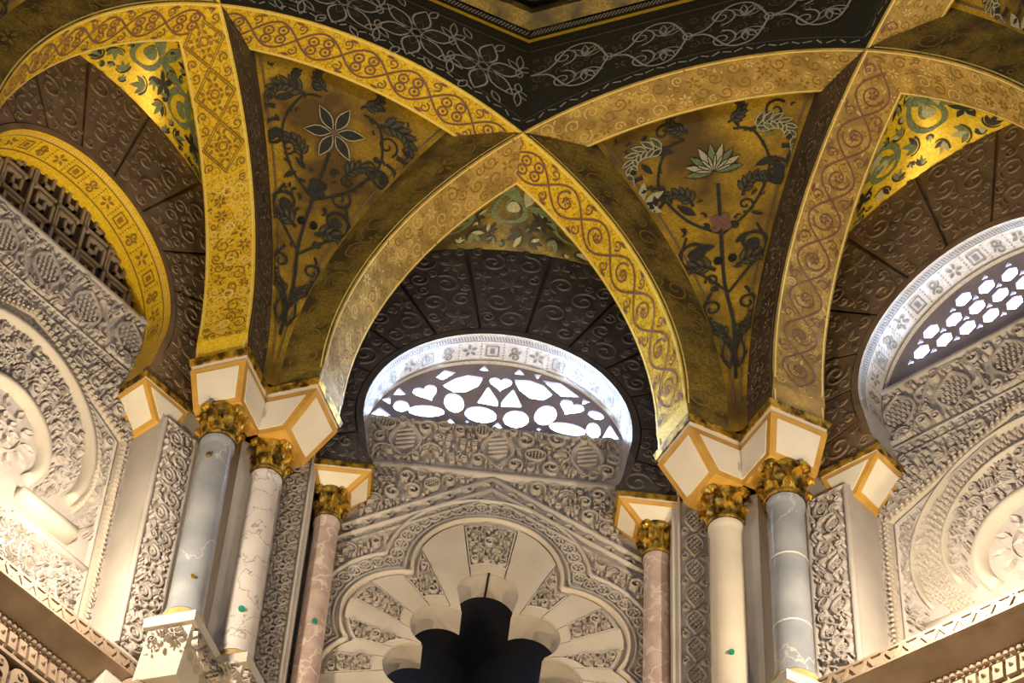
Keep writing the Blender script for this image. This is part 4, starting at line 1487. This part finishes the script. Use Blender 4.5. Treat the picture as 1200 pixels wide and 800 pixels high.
def cone_pilaster(angle, t0, t1, z0, z1):
    """chequered cones one above the other"""
    F0 = wallF(angle, A_WALL)
    o = Orn(F0)
    pil_frame(o, t0, t1, z0, z1)
    xm = (t0+t1)/2; hw = (t1-t0)/2-.026
    z = z1-.05
    for s in (-1, 1): o.line(spiral(xm+s*hw*.5, z, hw*.45, -90, 1.2*s, 18), .014, 'stucco', .018, .3, relief=True)
    z -= .07
    while z > z0:
        H_ = .135
        out = [(xm+hw*.86*sin(pi*q/14)*(1.0-.35*q/14)*(1 if True else 0), z-H_*q/14) for q in range(15)]
        out += [(2*xm-x, y) for x, y in out[::-1]]
        o.line(out, .010, 'stucco', .016, closed=True, relief=True)
        for j in range(7):
            yy = z-.018-.016*j
            ww = hw*.80*sin(pi*min(1, (z-yy)/H_))*(1-.35*(z-yy)/H_)
            n = max(1, int(ww/.0105))
            for i in range(-n, n+1):
                if (i+j) % 2 == 0: o.poly(ellipse(xm+i*ww/n*.9, yy, .008, .007, 45, 4), 'stucco', .016, True, .9)
        for s in (-1, 1):
            o.line(spiral(xm+s*hw*.86, z-H_-.004, .022, 90, 1.1*s, 12), .010, 'stucco', .014, relief=True)
            o.poly(leaf(xm+s*hw*.4, z-H_+.006, -60 if s > 0 else 240, .04, .02, 6), 'stucco', .014, True, .5)
        z -= .158
    o.emit(walls[angle], name='pilaster_carving')
def medallion_pilaster(angle, t0, t1, z0, z1, seed, big=False):
    """scrolling medallions with leaves"""
    F0 = wallF(angle, A_WALL)
    o = Orn(F0)
    pil_frame(o, t0, t1, z0, z1)
    xm = (t0+t1)/2; hw = (t1-t0)/2-.028
    z = z1-.05-hw*.6
    k = 0
    C = []
    step = hw*1.55
    while z > z0+.03:
        s = 1 if k % 2 else -1
        r = hw*.62
        cx = xm+s*hw*.30
        C.append((cx, z, r*1.05))
        if big:
            o.line(leaf(cx-s*hw*.1, z-r, 90-s*15, r*2.1, r*1.7, 18), .016, 'stucco', .020, closed=True, relief=True)
            for q in range(12): o.poly(ellipse(cx+r*.5*sin(q*2.4)*(.3+.06*q), z+r*.5*cos(q*2.4)*(.3+.06*q), .010, .006, 60+q*20, 6), 'stucco', .016, True, .8)
        else:
            o.line(spiral(cx, z, r, -90*s, 1.6*s, 34, .22), .018, 'stucco', .022, .3, relief=True)
            for q in range(5): o.poly(leaf(cx, z, 72*q, r*.34, r*.2, 6), 'stucco', .018, True, .4)
            for q in range(7): o.poly(leaf(cx+r*.98*cos(R_(50*q)), z+r*.98*sin(R_(50*q)), 50*q+60*s, r*.45, r*.22, 8), 'stucco', .016, True, .4)
        o.line(curve([(xm-s*hw*.5, z+step*.55), (xm-s*hw*.75, z+step*.1), (xm-s*hw*.45, z-step*.35), (xm+s*hw*.5, z-step*.5)], 6), .015, 'stucco', .019, relief=True)
        z -= step
        k += 1
    def ins(x, y): return t0+.024 < x < t1-.024 and z0 < y < z1-.024 and all(hypot(x-a, y-b_) > c_ for a, b_, c_ in C)
    carve(o, ins, (t0, z0, t1, z1), 'stucco', seed, (.034, .025, .018, .013, .010), .017, 380, .1)
    o.emit(walls[angle], name='pilaster_carving')
stem_pilaster(90, -.975, -.818, -1.72, -.10, 31)
cone_pilaster(90, .825, .985, -1.72, -.10)
medallion_pilaster(135, .722, .935, -1.72, -.30, 33)
medallion_pilaster(45, -.935, -.722, -1.60, -.28, 34, True)
stem_pilaster(135, -.935, -.722, -1.72, -.30, 35)
stem_pilaster(45, .722, .935, -1.72, -.30, 36)
# upright fillets between the paired columns
for va, nm in ((112.5, 'left'), (67.5, 'right')):
    for dv, rr_, ww in ((0, 2.90, .045),):
        n = ang(va+dv)
        q = ang(va+dv+90)
        b = B()
        pl = [(n[0]*rr_+q[0]*ww*k-n[0]*0, n[1]*rr_+q[1]*ww*k) for k in (-1, 1)]
        pl += [(n[0]*(rr_+.3)+q[0]*ww*k, n[1]*(rr_+.3)+q[1]*ww*k) for k in (1, -1)]
        b.prism([(x, y, -1.75) for x, y in pl], [(x, y, -.26) for x, y in pl])
        b.mk('corner_fillet', 'stucco_plain', walls[90])

# ---- side walls: scroll frieze, gable, blind arch ----------------------
def side_wall(angle, seed, dotted):
    F1 = wallF(angle, A_BACK)
    wl = walls[angle]
    S = 'stucco'
    # frieze below the window
    moulding(wl, F1, [(-.70, .395), (.70, .395)], .05, .03, 'stucco_plain', 'sill_moulding')
    moulding(wl, F1, [(-.70, .012), (.70, .012)], .016, .018, 'stucco_plain', 'frieze_moulding')
    o = Orn(F1)
    zm = .205
    C = []
    for k in range(5):
        t = -.55+.275*k
        s = 1 if k % 2 else -1
        o.line(curve([(t-.15, zm-s*.02), (t-.10, zm+s*.13), (t+.02, zm+s*.155), (t+.10, zm+s*.09), (t+.125, zm-s*.02)], 8), .026, S, .026, relief=True)
        o.line(leaf(t, zm-s*.13, 90*s, .24, .19, 16), .020, S, .022, closed=True, relief=True)
        for i in range(-2, 3):
            for j in range(-2, 3):
                px, py = i*.026, j*.032
                if (px/.07)**2+(py/.085)**2 < 1: o.poly(ellipse(t+px, zm-s*.02+py, .011, .013, 45, 4), S, .022, True, .8)
        C.append((t, zm-s*.01, .115))
        o.line(spiral(t+.137, zm-s*.07, .055, 90*s, 1.3*s, 20), .018, S, .022, .3, relief=True)
        C.append((t+.137, zm-s*.07, .058))
    carve(o, lambda x, y: abs(x) < .69 and .03 < y < .365 and all(hypot(x-a, y-b_) > c_ for a, b_, c_ in C), (-.7, .03, .7, .37), S, seed, (.045, .033, .024, .017, .012), .02, 380, .1)
    # narrow leaf strip
    carve(o, lambda x, y: abs(x) < .70 and -.052 < y < .0, (-.7, -.055, .7, 0), S, seed+1, (.024, .018, .012), .014, 420, 0)
    o.emit(wl, name='frieze_carving')
    moulding(wl, F1, [(-.70, -.062), (.70, -.062)], .014, .018, 'stucco_plain', 'frieze_moulding')
    gz2 = lambda x: -.115-.48*abs(x)
    o = Orn(F1)
    carve(o, lambda x, y: abs(x) < .70 and gz2(x)+.03 < y < -.072, (-.7, -.45, .7, -.07), S, seed+2, (.05, .036, .026, .018, .012), .018, 380, .1)
    o.emit(wl, name='gable_spandrel_carving')
    for s in (-1, 1):
        rope(wl, F1, [(0, gz2(0)), (s*.655, gz2(.655)), (s*.665, -1.7)], .045, .040, 'stucco_cream')
        moulding(wl, F1, [(s*.01, gz2(0)-.05), (s*.62, gz2(.62)-.05), (s*.625, -1.7)], .018, .022, 'stucco_plain', 'gable_moulding')
        o = Orn(F1)
        drill(o, lambda x, y: .682 < abs(x) < .712 and y < -.38, (s*.70-.03, -1.7, s*.70+.03, -.4), S, .024, .008, seed, .3, .014)
        o.emit(wl, name='bead_strip')
    # blind arch
    cz, r = -.76, .53
    def ring(rr, a0=-28, a1=208, n=60): return arc(0, cz, rr, a0, a1, n)
    if dotted:
        o = Orn(F1)
        drill(o, lambda x, y: .425 < hypot(x, y-cz) < .545 and y > cz-.42, (-.6, -1.3, .6, -.2), 'stucco_cream', .030, .0105, 9, .12, .018)
        o.emit(wl, name='dotted_arch_band')
        moulding(wl, F1, ring(.56), .022, .03, 'stucco_cream', 'arch_moulding')
        moulding(wl, F1, ring(.405), .030, .04, 'stucco_cream', 'arch_moulding')
    else:
        moulding(wl, F1, ring(.50), .055, .055, 'stucco_cream', 'arch_moulding')
        rope(wl, F1, ring(.548), .04, .036, 'stucco_cream')
    ri = .26
    moulding(wl, F1, arc(.0, -.90, ri, -40, 220, 50), .065, .05, 'stucco_cream', 'roundel_moulding')
    for s in (-1, 1):
        moulding(wl, F1, [(s*.17, -1.19), (s*.30, -1.185), (s*.50, -1.18)], .085, .07, 'stucco_cream', 'cusp_moulding')
        moulding(wl, F1, [(s*.18, -1.285), (s*.62, -1.285)], .03, .03, 'stucco_plain', 'cusp_moulding')
    o = Orn(F1)
    ro = .40 if dotted else .465
    # leaves around the roundel
    for k in range(17):
        a = -25+230*k/16
        rr = (ri+.05+ro)/2
        x, y = rr*cos(R_(a)), cz-.06+rr*sin(R_(a))
        if hypot(x, y-cz) < ro-.05:
            for q in range(-2, 3): o.poly(leaf(x-.05*cos(R_(a)), y-.05*sin(R_(a)), a+30*q, .105-.012*abs(q), .034, 8, .1*q), S, .028-.003*abs(q), True, .35)
    carve(o, lambda x, y: hypot(x, y-cz) < ro and hypot(x, y+.90) > ri+.045 and y > -1.12, (-.5, -1.15, .5, -.25), S, seed+3, (.045, .034, .026, .018, .013), .02, 600, .1)
    # rosette inside the roundel
    for k in range(12): o.poly(leaf(.12*cos(R_(30*k)), -.90+.12*sin(R_(30*k)), 30*k, .095, .05, 8), S, .022, True, .4)
    for k in range(8): o.poly(leaf(.04*cos(R_(45*k)), -.90+.04*sin(R_(45*k)), 45*k, .07, .045, 8), S, .03, True, .5)
    o.line(ellipse(0, -.90, .115, .115, 0, 24), .014, S, .02, closed=True, relief=True)
    o.line(spiral(0, -.9, .045, 0, 1.5, 16), .014, S, .02, relief=True)
    o.emit(wl, name='blind_arch_carving')
    # between arch and gable
    o = Orn(F1)
    lim = .575
    for s in (-1, 1):
        for k in range(4):
            x, y = s*(.50+.03*k), gz2(.5)-.13-.11*k
            for q in range(-2, 3): o.poly(leaf(x+s*.04, y-.06, 90+s*30+32*q, .11-.014*abs(q), .034, 8), S, .022, True, .35)
    carve(o, lambda x, y: abs(x) < .61 and y < gz2(x)-.068 and y > -1.12 and hypot(x, y-cz) > lim+.005, (-.62, -1.15, .62, -.1), S, seed+4, (.04, .03, .022, .015, .011), .018, 600, .1)
    o.emit(wl, name='arch_spandrel_carving')
    # foot: palmettes under the cusps
    o = Orn(F1)
    for k in range(6):
        x = -.55+.22*k
        o.line(curve([(x, -1.62), (x-.07, -1.5), (x-.06, -1.38), (x+.02, -1.34), (x+.07, -1.4), (x+.03, -1.46)], 6), .022, S, .024, relief=True)
        petals_ = [leaf(x, -1.44, 90+28*q, .10, .035, 8) for q in range(-2, 3)]
        for p in petals_: o.poly(p, S, .02, True, .4)
    carve(o, lambda x, y: abs(x) < .61 and -1.7 < y < -1.31, (-.62, -1.7, .62, -1.31), S, seed+5, (.036, .027, .02, .014), .018, 420, .1)
    o.emit(wl, name='foot_carving')
side_wall(135, 100, False)
side_wall(45, 200, True)

# ================================================================== CORNICES
def cornice(num, angle, af, zt, detail=True):
    Fc_ = wallF(angle, 0)
    def P(t, a, z): return Fc_(t, z, -a)
    prof = [(3.3, zt), (af, zt), (af, zt-.072), (af+.012, zt-.080), (af+.025, zt-.088), (af+.115, zt-.125), (af+.13, zt-.13), (af+.13, zt-.165),
            (af+.15, zt-.17), (af+.15, zt-.262), (af+.135, zt-.268), (af+.135, zt-.285), (af+.19, zt-.29), (af+.19, zt-.43), (af+.15, zt-.445), (af+.16, zt-.49), (af+.21, zt-.52), (af+.21, zt-1.2)]
    b = B()
    b.grid([[P(-1.24, a, z) for a, z in prof], [P(1.24, a, z) for a, z in prof]])
    for q_ in (-1.24, 1.24): b.add([P(q_, a, z) for a, z in prof]+[P(q_, 3.3, zt-1.2)], [tuple(range(len(prof)+1))])
    tr = b.mk('trim_%d' % num, 'wood')
    tr['kind'] = 'structure'
    if not detail: return tr
    rot = R_(angle-90)                        # local x runs along the wall
    def piece(name, V, Fc, mat):
        me = bpy.data.meshes.new(name)
        me.from_pydata(V, [], Fc)
        me.materials.append(M[mat])
        me.update()
        return me
    def put(name, me, t, a, z, parent=tr):
        o = link(name, me, parent)
        o.location = P(t, a, z)
        o.rotation_euler = (0, 0, rot)
        return o
    # local frame of a piece: x along, y outwards from the room (behind), z up
    z1 = B()
    z1.prism([(-.026, 0, -.026), (-.006, 0, -.026), (.026, 0, .026), (.006, 0, .026)], [(-.026, -.008, -.026), (-.006, -.008, -.026), (.026, -.008, .026), (.006, -.008, .026)])
    mz = piece('chevron', z1.V, z1.F, 'wood')
    z2 = B(); z2.V = [(-x, y, z) for x, y, z in z1.V]; z2.F = [f[::-1] for f in z1.F]
    mz2 = piece('chevron', z2.V, z2.F, 'wood')
    db = B()
    db.hexa([(-.021, .0, -.044), (.021, .0, -.044), (.021, -.03, -.040), (-.021, -.03, -.040)], [(-.021, .0, .044), (.021, .0, .044), (.021, -.022, .044), (-.021, -.022, .044)])
    db.add([(.011*cos(2*pi*k/8), -.028, .006+.011*sin(2*pi*k/8)) for k in range(8)]+[(0, -.045, .006)], [(k, (k+1) % 8, 8) for k in range(8)])
    md = piece('dentil', db.V, db.F, 'wood')
    bd = B()
    bd.lathe([(.001, -.014), (.012, -.008), (.013, 0), (.010, .010), (.001, .014)], 0, -.006, 8)
    mbd = piece('bead', bd.V, bd.F, 'wood')
    mo = B()
    # horseshoe hood with dark hollow
    ou = [(-.048, -.068)]+[(.050*cos(R_(200-220*k/14)), .012+.052*sin(R_(200-220*k/14))) for k in range(15)]+[(.048, -.068)]
    inn = [(-.026, -.068)]+[(.028*cos(R_(200-220*k/14)), -.030+.026*sin(R_(200-220*k/14))) for k in range(15)]+[(.026, -.068)]
    n = len(ou)
    mo.V = [(x, 0, z) for x, z in ou]+[(x, -.042, z) for x, z in ou]+[(x, -.042, z) for x, z in inn]+[(x, 0, z) for x, z in inn]
    for i in range(n-1):
        mo.F += [(i, i+1, n+i+1, n+i), (n+i, n+i+1, 2*n+i+1, 2*n+i), (2*n+i, 2*n+i+1, 3*n+i+1, 3*n+i)]
    mm = piece('modillion', mo.V, mo.F, 'wood')
    rs = B()
    rs.lathe([(.016, 0), (.016, .008), (.010, .010), (.007, .004), (.001, .010)], 0, 0, 10)
    rs.V = [(x, -z-.042, y+.030) for x, y, z in rs.V]
    mr = piece('rosette', rs.V, rs.F, 'wood')
    lf = B()
    for k in range(-1, 2):
        pts = leaf(0, -.066, 90+35*k, .05, .018, 8)
        lf.prism([(x, 0, z) for x, z in pts], [(x, -.03, z) for x, z in pts])
    ml = piece('palmette', lf.V, lf.F, 'wood')
    for zz in (zt-.004, zt-.070):
        b = B(); b.grid([[P(q_, af-.009, zz+.006), P(q_, af-.009, zz-.006), P(q_, af+.02, zz-.006)] for q_ in (-1.24, 1.24)]); b.add([P(-1.24, af-.009, zz+.006), P(1.24, af-.009, zz+.006), P(1.24, af+.02, zz+.006), P(-1.24, af+.02, zz+.006)], [(0, 1, 2, 3)]); b.mk('fascia_fillet', 'wood', tr)
    lo, hi = (-.62, 1.2) if angle == 135 else (-1.2, .62)
    t = lo
    k = 0
    while t < hi:
        put('chevron', mz if k % 2 else mz2, t, af, zt-.036)
        t += .040; k += 1
    t = lo
    while t < hi:
        put('dentil', md, t, af+.15, zt-.217)
        put('bead', mbd, t-.012, af+.13, zt-.148); put('bead', mbd, t+.016, af+.13, zt-.148)
        t += .057
    t = lo
    while t < hi:
        m_ = put('modillion', mm, t, af+.19, zt-.36)
        for nm, me in (('rosette', mr), ('palmette', ml)):
            o_ = link(nm, me, m_)
        t += .112
    return tr
cornice(1, 135, 2.835, -1.785)
cornice(2, 45, 2.675, -1.545)
cornice(3, 225, 2.70, -1.60, False)
cornice(4, 315, 2.70, -1.60, False)

# pedestals under the paired columns: bracket blocks with carved fascia
OTHER = [(v_, ZR-.075, 'plain bracket pedestal under a far pair of grey columns') for v_ in (22.5, 157.5, 202.5, 247.5, 292.5, 337.5)]
for va, zt_, lab in ((112.5, ZL-.075, 'carved bracket pedestal under the blue-grey and veined white columns'), (67.5, ZR-.075, 'carved bracket pedestal under the cream and white-banded columns'), *OTHER):
    n = ang(va); q = ang(va-90)
    def pt(u, a): return (n[0]*a+q[0]*u, n[1]*a+q[1]*u)
    sg = 1 if va > 90 else -1
    e = empty('column_pedestal', (*pt(0, 2.9), -2.0)); tag(e, lab, 'pedestal', 'pedestals of the paired columns', 'thing')
    # slab under each column, square to its rib
    for N, sgn, tc in ((va+45, 1, 1.9), (va-45, -1, 1.9)) if va not in (67.5, 112.5) else ((va+45, 1, 1.865), (va-45, -1, 1.985)) if va > 90 else ((va+45, 1, 1.985), (va-45, -1, 1.865)):
        def pl(off, tt): p = ribP(N, off, sgn*tt, 0); return (p[0], p[1])
        dz = -.03 if (va == 112.5 and sgn == -1) else 0
        Q = [pl(-.118, tc-.118), pl(.118, tc-.118), pl(.118, tc+.3), pl(-.118, tc+.3)]
        Q2 = [pl(-.10, tc-.095), pl(.10, tc-.095), pl(.10, tc+.3), pl(-.10, tc+.3)]
        b = B()
        b.prism([(x, y, zt_-.055+dz) for x, y in Q], [(x, y, zt_+dz) for x, y in Q])
        sl = b.mk('plinth_slab', 'stucco_plain', e)
        b = B()
        b.prism([(x+(n[0]*.10), y+(n[1]*.10), zt_-.26) for x, y in Q2], [(x, y, zt_-.055+dz) for x, y in Q2])
        bk = b.mk('bracket', 'stucco_plain', e)
        for (p0, p1) in () if va not in (67.5, 112.5) else ((Q2[0], Q2[1]), (Q2[3], Q2[0]), (Q2[1], Q2[2])):
            L_ = hypot(p1[0]-p0[0], p1[1]-p0[1])
            ux, uy = (p1[0]-p0[0])/L_, (p1[1]-p0[1])/L_
            cx_ = sum(p[0] for p in Q2)/4; cy_ = sum(p[1] for p in Q2)/4
            nx, ny = -uy, ux
            if nx*((p0[0]+p1[0])/2-cx_)+ny*((p0[1]+p1[1])/2-cy_) < 0: nx, ny = -nx, -ny
            o = Orn(lambda u, v, h=0, p0=p0, ux=ux, uy=uy, nx=nx, ny=ny: (p0[0]+ux*u+nx*h, p0[1]+uy*u+ny*h, v))
            carve(o, lambda x, y: .01 < x < L_-.01 and zt_-.165 < y < zt_-.07, (0, zt_-.17, L_, zt_-.065), 'stucco', int(N)+int(L_*100), (.028, .02, .014, .01), .014, 200, 0)
            o.emit(bk, name='bracket_carving')
    b = B()
    Q = [pt(-.30, 2.90), pt(.30, 2.90), pt(.45, 3.08), pt(-.45, 3.08)]
    b.prism([(x, y, zt_-.9) for x, y in Q], [(x, y, zt_-.24) for x, y in Q])
    b.mk('bracket_body', 'wood', e)
